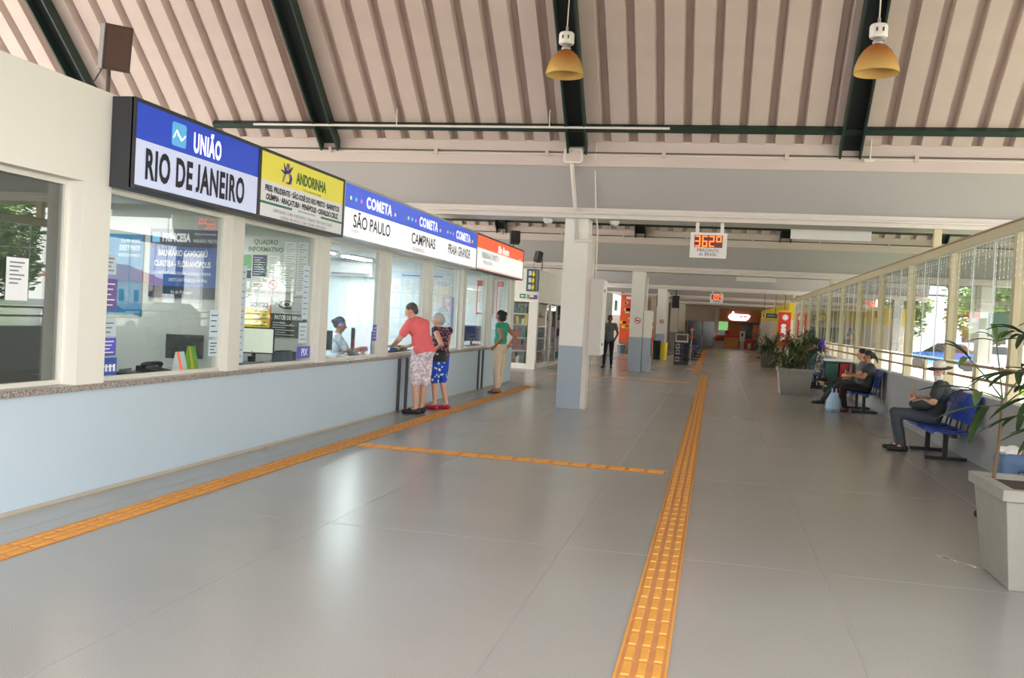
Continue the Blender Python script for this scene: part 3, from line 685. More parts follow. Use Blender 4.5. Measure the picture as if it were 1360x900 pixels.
MB().box(-5.12,-5.04,13.68,14.02,ZT,ZT+0.36).build('back', M_ppurple, t); MB().box(-5.04,-5.0,13.7,14.0,ZT,ZT+0.10).build('pocket', M_pviolet, t); MB().box(-5.039,-5.036,13.68,14.02,ZT+0.18,ZT+0.2).build('yellow_stripe', M_pyel, t)
t = thing('box_of_goods', 'dark basket of small colourful goods by the pink shirted man', 'basket', (-5.05, 14.9, ZT))
MB().box(-5.15,-4.98,14.6,15.2,ZT,ZT+0.05).build('basket', M_black, t)
for q in range(8): MB().box(-5.14+0.02*(q%2),-5.02,14.63+0.07*q,14.68+0.07*q,ZT+0.05,ZT+0.09+0.02*(q%3)).build('goods', (M_pblue,M_pyel,M_black,M_sgreen)[q%4], t)
t = thing('red_tray', 'red tray on the worktop behind the fifth ticket window', 'tray', (-5.0, 20.0, ZT))
MB().box(-5.1,-4.9,19.7,20.35,ZT,ZT+0.03).box(-5.1,-5.08,19.7,20.35,ZT+0.03,ZT+0.06).build('tray', M_red, t); MB().box(-5.05,-4.95,19.8,20.2,ZT+0.03,ZT+0.045).build('folder', M_red, t)
t = thing('clerk_chair', 'blue office chair behind the clerk', 'chair', (-6.0, 12.6, 0))
MB().box(-6.2,-5.8,12.4,12.8,0.55,0.63).build('seat', M_sblue, t); MB().box(-6.2,-6.12,12.4,12.8,0.7,1.12).build('backrest', M_sblue, t)
MB().tube([(-6.0,12.6,0),(-6.0,12.6,0.55)],0.03,8).build('column', M_black, t); MB().box(-6.25,-5.75,12.57,12.63,0,0.05).box(-6.03,-5.97,12.35,12.85,0,0.05).build('base', M_black, t); MB().box(-6.18,-6.14,12.57,12.63,0.6,0.75).build('back_support', M_black, t)
# ================================================================== hanging lamps, clocks, boards, speakers
M_amber = bpy.data.materials.new('amber_shade'); M_amber.use_nodes = True
def amber():
    n = M_amber.node_tree; b = n.nodes['Principled BSDF']; t = n.nodes.new('ShaderNodeTexCoord'); s = n.nodes.new('ShaderNodeSeparateXYZ'); r = n.nodes.new('ShaderNodeValToRGB')
    n.links.new(t.outputs['Generated'], s.inputs[0]); n.links.new(s.outputs[2], r.inputs[0])
    r.color_ramp.elements[0].color = (*rgb(226,186,112), 1); r.color_ramp.elements[0].position = 0.1
    r.color_ramp.elements[1].color = (*rgb(184,100,38), 1); r.color_ramp.elements[1].position = 0.95
    n.links.new(r.outputs[0], b.inputs['Base Color']); b.inputs['Roughness'].default_value = 0.25; b.inputs['Transmission Weight'].default_value = 0.25; b.inputs['IOR'].default_value = 1.2
amber()
M_alum = mat('brushed_aluminium', (176,170,164), rough=0.35, metal=0.5, var=0)
M_ballast = mat('ballast_white', (232,228,222), rough=0.5, var=0)
def pendant(label, x, y, z, r, top):
    t = thing('pendant_lamp', label, 'lamp', (x, y, z), 'amber bell lamps under the roof')
    k = r/0.285
    pr = [(0.285,0),(0.288,0.015),(0.27,0.10),(0.235,0.20),(0.18,0.29),(0.11,0.355),(0.06,0.375)]
    inn = [(a-0.006, b) for a, b in reversed(pr)]
    MB().lathe([(a*k, b*k) for a, b in pr+inn], (x, y, z), 28, caps=False).build('lamp_shade', M_amber, t, True)
    MB().lathe([(0.06*k,0.37*k),(0.075*k,0.40*k),(0.06*k,0.42*k),(0.06*k,0.46*k)], (x,y,z), 16).build('collar', M_alum, t, True)
    bl = MB().lathe([(0.105*k,0.46*k),(0.115*k,0.48*k),(0.115*k,0.60*k),(0.10*k,0.63*k)], (x,y,z), 20).build('ballast', M_ballast, t)
    for a in (-1.9, -1.2): MB().box(x+0.117*k*cos(a)-0.01, x+0.117*k*cos(a)+0.01, y+0.117*k*sin(a)-0.006, y+0.117*k*sin(a)+0.006, z+0.52*k, z+0.57*k).build('vent', M_dark, bl)
    MB().tube([(x,y,z+0.63*k),(x,y,z+0.72*k)], 0.02, 8).build('hook', M_alum, t)
    MB().tube([(x,y,z+0.72*k),(x+0.01,y,top)], 0.009, 6).build('cable', M_pipe, t)
    MB().lathe([(0.035,0),(0.045,0.04),(0.05,0.12),(0.03,0.16)], (x,y,z+0.13*k), 12).build('bulb', M_ballast, t, True)
pendant('amber bell lamp hanging in front of the middle green rafter', -2.395, 14.0, 5.215, 0.285, 6.50)
pendant('amber bell lamp hanging by the right-hand green rafter', 1.755, 12.3, 4.795, 0.268, 8.00)
M_led_red = mat('led_red_digit', (255,92,30), emit=4.0, var=0); M_led_bg = mat('led_face_dark_red', (92,10,16), rough=0.3, emit=0.25, var=0)
def seg_digit(mb, ch, x, y, z, w, h):
    S = {'3':'abgcd','6':'afgedc','2':'abged','o':'abgf','1':'bc','5':'afgcd','4':'fgbc','0':'abcdef','9':'abcdfg','7':'abc','8':'abcdefg'}[ch]
    th = w*0.2; g = {'a':(0,w,h-th,h),'g':(0,w,h/2-th/2,h/2+th/2),'d':(0,w,0,th),'f':(0,th,h/2,h),'e':(0,th,0,h/2),'b':(w-th,w,h/2,h),'c':(w-th,w,0,h/2)}
    for q in S:
        a, b, c, d = g[q]; mb.box(x+a, x+b, y-0.004, y, z+c, z+d)
def clock(label, xc, y, z0, z1, w, digits, cap=True, posts=3.38):
    t = thing('led_display', label, 'display', (xc, y, z0), 'red digit displays under the beams')
    MB().box(xc-w/2, xc+w/2, y-0.07, y+0.07, z0, z1).build('casing', M_ballast, t, bevel=0.01)
    k = w/0.62; H = z1-z0
    MB().box(xc-0.24*k, xc+0.235*k, y-0.076, y-0.07, z0+H*0.42, z0+H*0.90).build('led_face', M_led_bg, t)
    m = MB(); x = xc-0.225*k
    for c in digits:
        seg_digit(m, c, x, y-0.077, z0+H*0.45, 0.085*k, H*0.42); x += 0.118*k
    m.build('digits', M_led_red, t)
    if cap:
        text('MERCANTIL', 0.078*k, (xc, y-0.072, z0+H*0.30), FY, M_navy, t, sx=0.9); text('do BRASIL', 0.078*k, (xc, y-0.072, z0+H*0.15), FY, M_navy, t, sx=0.9)
    for dx in (-0.2, 0.22): MB().box(xc+dx*k-0.03, xc+dx*k+0.03, y-0.02, y+0.02, z1, posts).build('hanger', M_ballast, t)
clock('nearer red temperature display hanging from two white posts', -0.185, 16.72, 2.765, 3.205, 0.62, '362o')
clock('small far red digit display hanging from two white posts', 0.02, 45.2, 2.69, 3.12, 0.60, '1254')
clock('red digit display under the platform roof beyond the glazed wall', 7.80, 31.0, 2.13, 2.47, 0.54, '1254', False)
clock('tiny red digits mirrored in the glass, modelled as a display beyond it', 6.53, 45.29, 2.78, 3.13, 0.70, '0451', False)  # added display standing in for digits reflected in the glazed wall
M_board = mat('blank_board_white', (232,230,226), rough=0.6, var=0.02)
def hboard(label, x0, x1, y, z0, z1, top):
    t = thing('hanging_board', label, 'sign board', ((x0+x1)/2, y, z0), 'blank white boards hung under the beams')
    MB().box(x0, x1, y-0.02, y+0.02, z0, z1).build('board', M_board, t); MB().box(x0+0.1, x1-0.1, y-0.012, y+0.012, z1, z1+0.03).build('top_channel', M_dark, t)
    for x in (x0+0.3, x1-0.3): MB().tube([(x, y, z1+0.03), (x, y, top)], 0.008, 6).build('hanger', M_wire, t)
hboard('larger blank white board hanging below the first beam', 1.235, 2.60, 17.60, 3.235, 3.46, 4.24)
hboard('farther blank white board hanging below the second beam', 0.60, 1.87, 31.76, 3.125, 3.33, 4.24)
M_spk = mat('speaker_brown', (70,50,42), rough=0.6, var=0.15); M_spk2 = mat('speaker_black', (46,45,48), rough=0.6, var=0.05); M_grille = mat('speaker_grille', (86,64,54), rough=0.9, var=0.2, scale=60)
def speaker(label, x, y, z, w, d, h, tilt, yaw, m, pole=None, mg=None):
    t = thing('loudspeaker', label, 'loudspeaker', (x, y, z))
    R = Matrix.Rotation(yaw, 3, 'Z') @ Matrix.Rotation(tilt, 3, 'X')
    def rr(mb): mb.v = [tuple(R @ Vector(p) + Vector((x, y, z))) for p in mb.v]; return mb
    rr(MB().box(-w/2, w/2, -d/2, d/2, 0, h)).build('cabinet', m, t, bevel=0.01)
    rr(MB().box(-w/2+0.02, w/2-0.02, -d/2-0.012, -d/2, 0.02, h-0.02)).build('grille', mg or m, t)
    rr(MB().tube([(0, d/2, h*0.5), (0, d/2+0.12, h*0.5)], 0.02, 8)).build('bracket', M_black, t)
    if pole:
        q = R @ Vector((0, d/2+0.12, h*0.5)) + Vector((x, y, z))
        MB().tube([q, (q.x, q.y, pole)], 0.018, 8).build('pole', M_wire, t)
        p0 = R @ Vector((-w*0.4, 0, 0)) + Vector((x, y, z))
        MB().tube([p0, (p0.x-0.06, p0.y-0.02, p0.z-0.12), (p0.x+0.03, p0.y, p0.z-0.22), (p0.x-0.01, p0.y, p0.z-0.30)], 0.006, 6).build('cable', M_black, t)
speaker('weathered brown loudspeaker above the near parapet', -4.93, 6.92, 3.43, 0.22, 0.17, 0.36, radians(12), radians(48), M_spk, 3.2, M_grille)
speaker('dark loudspeaker above the orange sign', -6.20, 28.75, 3.84, 0.30, 0.26, 0.38, radians(-12), radians(20), M_spk2, 3.05)
speaker('dark loudspeaker above the blue and yellow sign', -5.47, 28.75, 3.31, 0.20, 0.18, 0.32, radians(-18), radians(-30), M_spk2, 3.05)
for x0, x1, lb in ((-3.57, -3.19, 'black loudspeaker box left of the far column'), (-2.62, -2.20, 'black loudspeaker box on the far column')):
    t = thing('loudspeaker', lb, 'loudspeaker', ((x0+x1)/2, 58.9, 2.6))
    MB().box(x0, x1, 58.75, 59.05, 2.6, 3.36).build('cabinet', M_spk2, t); MB().box(x0+0.02, x1-0.02, 58.73, 58.75, 2.62, 3.34).build('grille', M_black, t); MB().box((x0+x1)/2-0.03,(x0+x1)/2+0.03,58.9,58.96,3.36,4.3).build('bracket', M_black, t)
# electrical cabinets on the first two columns, junction box on the first beam
t = thing('electrical_cabinet', 'tall off white electrical cabinet on the nearest column', 'cabinet', (-2.06, 16.95, 0.97))
M_cab = mat('cabinet_beige', (206,200,192), rough=0.5, var=0.02)
MB().box(-2.19, -1.96, 16.72, 17.18, 0.97, 2.33).build('body', M_cab, t, bevel=0.008)
MB().box(-1.96, -1.945, 16.74, 17.16, 0.99, 2.31).build('door', M_ballast, t)
for z in (1.15, 2.1): MB().box(-1.945, -1.93, 16.76, 16.80, z, z+0.05).build('latch', M_dark, t)
t = thing('electrical_cabinet', 'narrow cream electrical cabinet on the second column', 'cabinet', (-2.1, 31.1, 0.0))
MB().box(-2.26, -1.98, 30.9, 31.25, 0.0, 1.12).build('lower_duct', M_col_lo, t); MB().box(-2.26, -1.98, 30.9, 31.25, 1.12, 2.0).build('upper_body', M_col_hi, t); MB().box(-1.98, -1.965, 30.92, 31.23, 1.2, 1.95).build('door', M_ballast, t)
t = thing('fire_hose_sign', 'red and white vertical strip sign on the second column', 'sign', (-1.95, 31.0, 0.55))
MB().box(-1.965, -1.945, 30.92, 31.2, 0.5, 1.42).build('strip', M_red, t); MB().box(-1.965, -1.945, 30.92, 31.2, 1.5, 1.62).build('square', M_red, t)
t = thing('junction_box', 'cream junction box on the first beam above the column', 'junction box', (-2.53, 16.15, 4.26))
MB().prism([(-2.70,4.30),(-2.66,4.26),(-2.40,4.26),(-2.36,4.30),(-2.36,4.48),(-2.40,4.52),(-2.66,4.52),(-2.70,4.48)], 'y', 16.10, 16.20).build('box', M_pipe, t)
MB().box(-2.66, -2.40, 16.09, 16.10, 4.30, 4.48).build('lid', M_lip, t)
MB().tube([(-2.55,16.14,4.26),(-2.54,16.2,4.1),(-2.50,16.5,3.5),(-2.49,16.66,3.38),(-2.47,16.67,3.02)], 0.035, 8).build('conduit', M_pipe, t, True)
MB().box(-2.52, -2.2, 16.62, 16.70, 2.96, 3.02).build('elbow_box', M_pipe, t)
tag(MB().tube([(-2.15,16.15,4.63),(-2.16,16.2,4.3),(-2.15,16.6,3.45),(-2.12,16.75,3.2),(-2.12,16.8,2.33)], 0.014, 6).build('trim_2', M_pipe), kind='structure')
tag(MB().tube([(2.27,16.1,5.2),(2.29,16.1,4.40)], 0.014, 6).box(2.2,2.36,16.1,16.2,4.37,4.42).build('trim_3', M_pipe), kind='structure')
for x in (-3.05, -1.85):
    t = thing('smoke_detector', 'small white round fitting under the first beam %s the column' % ('left of' if x < -2.5 else 'right of'), 'smoke detector', (x, 16.9, 3.30))
    MB().lathe([(0.05,0.0),(0.08,0.02),(0.09,0.06),(0.09,0.08)], (x, 16.9, 3.30), 16).build('housing', M_ballast, t); MB().lathe([(0.03,-0.015),(0.035,0.0)], (x,16.9,3.30), 12).build('sensor', M_alum, t)
def no_smoking(label, x, y, z, r):
    t = thing('no_smoking_sign', label, 'sign', (x, y, z-r))
    MB().tube([(x,y,z),(x,y-0.004,z)], r, 24).build('disc', M_white, t)
    k = MB()
    for i in range(20):
        a0, a1 = 2*pi*i/20, 2*pi*(i+1)/20
        k.tube([(x+r*cos(a0),y-0.006,z+r*sin(a0)),(x+r*cos(a1),y-0.006,z+r*sin(a1))], 0.012, 5)
    k.tube([(x-r*0.7,y-0.006,z+r*0.7),(x+r*0.7,y-0.006,z-r*0.7)], 0.011, 5); k.build('ring', M_red, t)
    MB().box(x-r*0.6, x+r*0.6, y-0.006, y-0.003, z-0.015, z+0.015).build('cigarette', M_ink, t)
no_smoking('round no smoking sign on the second column', -2.45, 30.845, 1.66, 0.09)
no_smoking('round no smoking sign on the third column', -2.45, 45.03, 1.70, 0.09)
# ================================================================== tactile paving
M_tac = mat('tactile_ochre', (218,152,66), rough=0.55, var=0.14, scale=9); M_tacb = mat('tactile_base', (194,132,78), rough=0.6, var=0.12, scale=7)
def tile_mesh():
    m = MB(); w = 0.118; L = 0.104
    m.box(-w, w, -L, L, 0, 0.003, 1)
    for x in (-0.070, 0.0, 0.070):
        a, b, c = 0.021, 0.015, 0.007; l, l2 = 0.086, 0.080
        m.hexa([(x-a,-l,0.003),(x+a,-l,0.003),(x+a,l,0.003),(x-a,l,0.003)], [(x-b,-l2,c+0.003),(x+b,-l2,c+0.003),(x+b,l2,c+0.003),(x-b,l2,c+0.003)])
    m.box(-w, -w+0.012, -L, L, 0.003, 0.006); m.box(w-0.012, w, -L, L, 0.003, 0.006)
    return m.mesh('tile', [M_tac, M_tacb])
TILE = tile_mesh()
def tactile(label, x0, y0, x1, y1, skip=None):
    t = thing('tactile_path', label, 'tactile paving', (x0, y0, 0.0012))
    d = Vector((x1-x0, y1-y0)); n = int(d.length/0.21); d.normalize(); rz = math.atan2(d.y, d.x)-pi/2
    for i in range(n):
        o = link('tile', TILE, t); o.location = (d.x*0.21*(i+0.5), d.y*0.21*(i+0.5), 0); o.rotation_euler = (0,0,rz)
tactile('ochre tactile strip running up the middle of the hall', -0.24, 3.2, -0.24, 31.4)
tactile('ochre tactile strip running beside the ticket counter', -4.15, 3.0, -4.10, 21.5)
tactile('short ochre tactile strip crossing from the counter to the middle', -3.99, 10.42, -0.36, 10.26)
tactile('far ochre tactile strip crossing in front of the second column', -4.6, 26.6, -0.40, 26.6)
tactile('far part of the middle tactile strip beyond the jog', -0.55, 31.5, -0.50, 64.0)
M_puddle = mat('water', (190,192,190), rough=0.03, var=0, trans=0.9)
m = MB()
pts = [(1.70,7.46),(1.755,7.40),(1.81,7.33),(1.85,7.30),(1.90,7.22),(1.96,7.14),(1.965,7.10),(1.90,7.13),(1.87,7.17),(1.845,7.24),(1.80,7.26),(1.75,7.36),(1.69,7.43)]
single(MB().prism(pts, 'z', 0.0008, 0.004), 'water_spill', M_puddle, 'thin spill of water on the floor beside the big planter', 'puddle', (1.83, 7.25, 0.0008))
# ================================================================== far end of the hall
M_fcream = mat('far_wall_cream', (222,212,196), rough=0.8, var=0.03); M_brown = mat('cafe_brown', (170,104,66), rough=0.6, var=0.06)
M_dglass = mat('dark_door_glass', (44,48,50), rough=0.12, var=0.05); M_counter = mat('counter_wood', (206,150,72), rough=0.4, var=0.08)
M_redpl = mat('red_laminate', (206,44,40), rough=0.4, var=0.04); M_tvg = mat('green_lit_menu', (150,222,140), emit=0.6, var=0.2, scale=3)
M_wood = mat('orange_poster', (226,120,60), rough=0.5, var=0.3, scale=5); M_yelwall = mat('shop_yellow', (226,196,40), rough=0.6, var=0.04)
YE = 75.0
tag(MB().box(-16, 9.2, YE, YE+0.2, 0, 4.9).build('wall_back', M_fcream), kind='structure')
tag(MB().box(-16, 9.2, 73.9, YE+0.3, 3.5, 3.7).build('ceiling_leak_cover', M_soffit), kind='structure')  # slab added to shut out a light leak behind the last beam
door = struct('door_1', (-1.2, YE, 0))
for x in (-3.2, -2.05, -0.9):
    MB().box(x+0.03, x+1.07, YE-0.05, YE-0.02, 0.05, 1.95).build('door_leaf', M_dglass, door)
    MB().box(x+0.95, x+1.0, YE-0.09, YE-0.05, 0.9, 1.2).build('door_handle', M_alum, door)
MB().box(-3.25, 0.25, YE-0.06, YE, 1.95, 2.03).build('door_frame', M_alum, door); 
for x in (-3.25, -2.1, -0.95, 0.17): MB().box(x, x+0.06, YE-0.06, YE, 0, 1.95).build('door_frame', M_alum, door)
MB().box(0.0, 0.3, YE-0.3, YE, 0, 3.0).build('trim_4', M_col_hi).__setitem__('kind', 'structure')
cafe = thing('cafe_kiosk', 'brown fronted cafe kiosk at the far end of the hall', 'kiosk', (1.8, YE-0.3, 0))
MB().box(0.3, 3.55, YE-0.45, YE-0.05, 2.05, 3.0).build('fascia', M_brown, cafe)
MB().box(0.3, 1.0, YE-0.2, YE-0.05, 1.35, 2.0).build('menu_screen', M_tvg, cafe)
MB().box(0.3, 1.0, YE-0.22, YE-0.05, 0.85, 1.3).build('display_case', M_dglass, cafe)
MB().box(1.0, 1.9, YE-0.12, YE-0.05, 0.0, 2.05).build('brown_backing', M_brown, cafe)
MB().box(1.9, 3.4, YE-0.12, YE-0.05, 0.0, 2.05).build('back_wall', M_inkgrey, cafe)
MB().box(2.35, 2.85, YE-0.16, YE-0.12, 0.8, 1.98).build('dark_doorway', M_dglass, cafe)
MB().box(2.9, 3.25, YE-0.18, YE-0.12, 0.7, 1.85).build('orange_poster', M_wood, cafe)
MB().box(3.3, 3.7, YE-0.18, YE-0.12, 0.4, 1.95).build('white_panel', M_board, cafe)
lg = MB()
pts = [(0.98,2.36),(1.10,2.22),(1.3,2.15),(2.3,2.15),(2.5,2.28),(2.62,2.52),(2.5,2.62),(1.42,2.64),(1.40,2.78),(1.32,2.84),(1.25,2.76),(1.22,2.63),(1.05,2.55)]
M_logo = mat('lit_logo_white', (255,252,252), emit=2.2, var=0); M_pinklit = mat('logo_pink', (226,70,150), emit=0.4, var=0)
lo = lg.prism(pts, 'y', YE-0.55, YE-0.45).build('lit_logo', M_logo, cafe)
MB().box(1.85, 2.05, YE-0.56, YE-0.55, 2.40, 2.50).box(2.12, 2.38, YE-0.56, YE-0.55, 2.40, 2.50).build('logo_mark', M_pinklit, lo)
t = thing('cafe_counter', 'wooden cafe counter with a red top under the lit white logo', 'counter', (1.3, 73.9, 0))
MB().box(0.82, 1.80, 73.6, 74.2, 0, 0.85).build('front', M_counter, t); MB().box(0.78, 1.84, 73.5, 74.3, 0.85, 1.0).build('top', M_redpl, t); MB().box(0.82,1.8,73.62,74.2,0,0.06).build('plinth', M_black, t)
t = thing('cafe_counter', 'low red display counter left of the wooden cafe counter', 'counter', (0.4, 74.2, 0))
MB().box(0.1, 0.78, 74.0, 74.5, 0.55, 0.95).build('front', M_redpl, t); MB().box(0.1,0.78,74.05,74.5,0,0.55).build('base', M_pgrey, t)
t = thing('kiosk_machine', 'white poster stand beside the wooden cafe counter', 'stand', (2.0, 73.8, 0))
MB().box(1.9, 2.28, 73.7, 73.9, 0.55, 1.35).build('panel', M_board, t); MB().box(2.0, 2.16, 73.69, 73.7, 0.95, 1.2).build('picture', M_pcharc, t); MB().box(1.95, 2.25, 73.75, 73.9, 0, 0.55).build('base', M_pgrey, t)
t = thing('red_cabinet', 'red square cabinet right of the white poster stand', 'cabinet', (2.6, 73.7, 0))
MB().box(2.36, 2.9, 73.5, 74.0, 0, 0.75).build('body', M_redpl, t); MB().box(2.5,2.75,73.49,73.5,0.05,0.45).build('panel', M_pgrey, t)
t = thing('cafe_table', 'small dark table at the front of the cafe', 'table', (0.35, 72.3, 0))
MB().box(-0.1, 0.8, 72.0, 72.6, 0.70, 0.76).build('tabletop', M_black, t)
for x in (-0.05, 0.75):
    for y in (72.05, 72.55): MB().tube([(x,y,0),(x,y,0.7)], 0.02, 6).build('leg', M_alum, t)
# right: yellow shop with the red banner
tag(MB().box(3.42, 9.0, 46.6, 74.5, 0, 2.1).build('wall_shop', M_fcream), kind='structure'); tag(MB().box(3.40, 9.0, 46.55, 74.5, 2.1, 2.9).build('wall_shop', M_yelwall), kind='structure')
tag(MB().box(3.38, 3.42, 46.6, 74.4, 0, 2.1).build('trim_5', M_fcream), kind='structure')
t = thing('hanging_banner', 'tall red banner with white letters running down it', 'banner', (3.0, 45.0, 0.85))
MB().box(2.86, 3.39, 44.98, 45.03, 0.85, 2.42).build('panel', M_redpl, t)
MB().box(2.78, 3.40, 45.03, 45.06, 0.8, 2.50).build('yellow_border', M_yelwall, t)
Rd = FY @ Matrix.Rotation(-pi/2, 3, 'Z')
text('eer x', 0.42, (3.12, 44.975, 1.50), Rd, M_white, t, sx=0.85, bold=0.02)
k = MB()
for i in range(6):
    a = pi*i/6+0.3; k.tube([(3.14+0.14*cos(a), 44.975, 2.18+0.14*sin(a)), (3.14-0.14*cos(a), 44.975, 2.18-0.14*sin(a))], 0.022, 6)
k.build('star_mark', M_white, t); MB().tube([(3.1,45.04,2.50),(3.1,45.04,3.4)], 0.015, 6).build('hanger', M_wire, t)
t = thing('direction_sign', 'dark hanging sign with a yellow pictogram beyond the plants', 'sign', (2.45, 45.2, 2.13))
MB().box(2.06, 2.84, 45.18, 45.23, 2.13, 2.33).build('panel', M_pcharc, t); MB().box(2.09, 2.28, 45.17, 45.18, 2.145, 2.315).build('pictogram', M_pyel, t); MB().box(2.15, 2.22, 45.16, 45.17, 2.18, 2.28).build('figure', M_ink, t)
text('SANITÁRIOS', 0.09, (2.55, 45.175, 2.23), FY, M_pgrey, t, sx=0.8)
for x in (2.2, 2.7): MB().tube([(x,45.2,2.33),(x,45.2,3.39)],0.012,6).build('hanger', M_wire, t)
# left: shop block past the ticket booths
shop = struct('wall_shop', (-6.5, 36, 0))
MB().box(-9, -5.33, 28.6, 44, 2.05, 3.06).build('upper_wall', M_cream, shop)
MB().box(-9, -8.4, 28.6, 44, 0, 2.05).build('rear_wall', M_fcream, shop)
MB().box(-5.6, -5.33, 28.5, 28.72, 0, 2.05).build('corner_post', M_alu, shop)
MB().box(-7.6, -7.45, 28.55, 28.7, 0, 2.05).build('post', M_alu, shop)
for y in (30.9, 33.6, 36.4, 39.2, 42.0): MB().box(-5.42, -5.33, y-0.09, y+0.09, 0, 2.05).build('post', M_alu, shop)
MB().box(-9, -5.33, 28.6, 44, 0.0, 0.12).build('plinth', M_alu, shop)
M_goods = [mat('goods_%s' % n, c, rough=0.5, var=0) for n, c in (('red',(196,60,52)),('yellow',(222,188,60)),('teal',(70,130,140)),('grey',(110,112,116)),('white',(222,222,220)),('green',(86,140,70)),('violet',(110,90,140)),('brown',(130,96,70)))]
def case(label, x0, x1, y0, y1, face):
    """glazed display case; face '-y' or '+x' """
    t = thing('display_case', label, 'display case', ((x0+x1)/2, (y0+y1)/2, 0.12), 'glazed display cases of the corner shop')
    rnd = random.Random(label)
    g = MB()
    for z in (0.12, 0.52, 0.92, 1.32, 1.66):
        MB().box(x0, x1, y0, y1, z, z+0.03).build('shelf', M_alu, t)
        if face == '-y':
            x = x0+0.03
            while x < x1-0.08:
                w = rnd.uniform(0.05, 0.12); g.box(x, x+w*0.9, y0+0.08, y0+0.25, z+0.03, z+0.03+rnd.uniform(0.18, 0.34), rnd.randrange(8)); x += w
        else:
            y = y0+0.03
            while y < y1-0.08:
                w = rnd.uniform(0.06, 0.16); g.box(x1-0.25, x1-0.08, y, y+w*0.9, z+0.03, z+0.03+rnd.uniform(0.18, 0.34), rnd.randrange(8)); y += w
    tag(g.build('packaged_goods', M_goods, t), kind='stuff')
    if face == '-y': MB().box(x0, x1, y0+0.0, y0+0.01, 0.15, 2.0).build('pane', M_rpane, t); MB().box(x0, x1, y1-0.02, y1, 0.12, 2.0).build('back', M_pgrey, t)
    else: MB().box(x1-0.01, x1, y0, y1, 0.15, 2.0).build('pane', M_rpane, t); MB().box(x0, x0+0.02, y0, y1, 0.12, 2.0).build('back', M_pgrey, t)
    return t
case('display case of packaged goods facing the ticket booths', -7.4, -5.65, 28.62, 29.1, '-y')
case('display case round the corner of the shop post', -5.75, -5.36, 28.8, 30.75, '+x')
case('second display case along the side of the shop', -5.75, -5.36, 33.75, 36.2, '+x')
case('third display case along the side of the shop', -5.75, -5.36, 36.6, 39.0, '+x')
t = thing('shop_door', 'open glass door in the side of the corner shop', 'door', (-5.4, 32.2, 0))
MB().box(-5.38, -5.35, 31.05, 32.2, 0.05, 2.0).build('pane', M_rpane, t)
for y in (31.0, 32.2): MB().box(-5.40, -5.33, y, y+0.06, 0, 2.04).build('stile', M_alu, t)
MB().box(-5.33, -5.29, 32.0, 32.05, 0.9, 1.3).build('door_handle', M_alum, t)
t = thing('blue_yellow_sign', 'upright navy and yellow sign panel high on the corner shop', 'sign', (-5.52, 28.550, 2.38))
MB().box(-5.72, -5.36, 28.520, 28.600, 2.38, 3.06).build('panel', mat('sign_slate', (62,92,104), rough=0.5, var=0.03), t)
for q in range(3):
    MB().box(-5.66, -5.57, 28.510, 28.520, 2.44+0.21*q, 2.58+0.21*q).build('white_panel', M_pgrey, t)
    MB().tube([(-5.50, 28.515, 2.48+0.21*q-0.06), (-5.50, 28.510, 2.48+0.21*q), (-5.50, 28.515, 2.48+0.21*q+0.10)], [0.02, 0.055, 0.02], 8).build('yellow_mark', M_pyel, t)
MB().box(-5.43, -5.37, 28.510, 28.520, 2.4, 3.03).build('grey_strip', M_inkgrey, t)
t = thing('exit_sign', 'green and white arrow exit sign on the corner shop', 'sign', (-5.8, 28.5, 2.16))
MB().box(-5.92, -5.69, 28.56, 28.59, 2.16, 2.29).build('panel', M_sgreen, t); MB().box(-5.73, -5.69, 28.55, 28.56, 2.17, 2.28).build('white_end', M_white, t)
MB().prism([(-5.89,2.225),(-5.84,2.265),(-5.84,2.24),(-5.77,2.24),(-5.77,2.21),(-5.84,2.21),(-5.84,2.185)], 'y', 28.55, 28.56).build('arrow', M_white, t)
t = thing('shop_sign', 'small purple sign beside the green exit sign', 'sign', (-5.5, 28.5, 2.15))
MB().box(-5.62, -5.38, 28.56, 28.6, 2.14, 2.27).build('panel', M_ppurple, t); MB().box(-5.60, -5.48, 28.55, 28.56, 2.2, 2.26).build('yellow_mark', M_yel, t)
M_fasc = mat('lit_fascia_white', (238,244,250), emit=1.0, var=0.05)
t = thing('lit_shop_fascia', 'bright white lit shop front beyond the walking man', 'sign', (-4.75, 45, 1.9))
MB().box(-5.3, -4.7, 44.1, 48.0, 1.92, 2.88).build('box', M_fasc, t); MB().box(-4.70, -4.69, 45.0, 46.2, 2.1, 2.6).build('green_panel', M_pgreen, t); MB().box(-5.3,-4.7,44.05,44.1,0,2.9).build('side_panel', M_pgrey, t)
t = thing('food_poster', 'tall red and yellow food poster beside the second column', 'poster', (-4.1, 48.2, 0.5))
fp = MB().box(-4.72, -3.6, 48.15, 48.2, 0.55, 2.95).build('sheet', mat('poster_red_orange', (222,84,38), rough=0.5, var=0.25, scale=3), t)
rnd = random.Random(5)
for q in range(26):
    x = rnd.uniform(-4.6,-3.7); z = rnd.uniform(0.65,2.6); w = rnd.uniform(0.05,0.17); h = rnd.uniform(0.03,0.09)
    MB().box(x-w, x+w, 48.14, 48.15, z-h, z+h).build('food_picture', rnd.choice((M_yelwall, M_pyel, M_redpl, M_pgrey, M_brown)), t)
MB().box(-4.45,-4.2,48.14,48.15,2.75,2.88).build('white_heading', M_white, t)
t = thing('shop_stool', 'grey bucket by the foot of the food poster', 'bucket', (-4.55, 48, 0)); MB().lathe([(0.16,0),(0.2,0.45)], (-4.55,47.9,0), 14).build('body', M_gplast, t); MB().lathe([(0.205,0.43),(0.205,0.46)], (-4.55,47.9,0), 14).build('rim', M_pgrey, t)
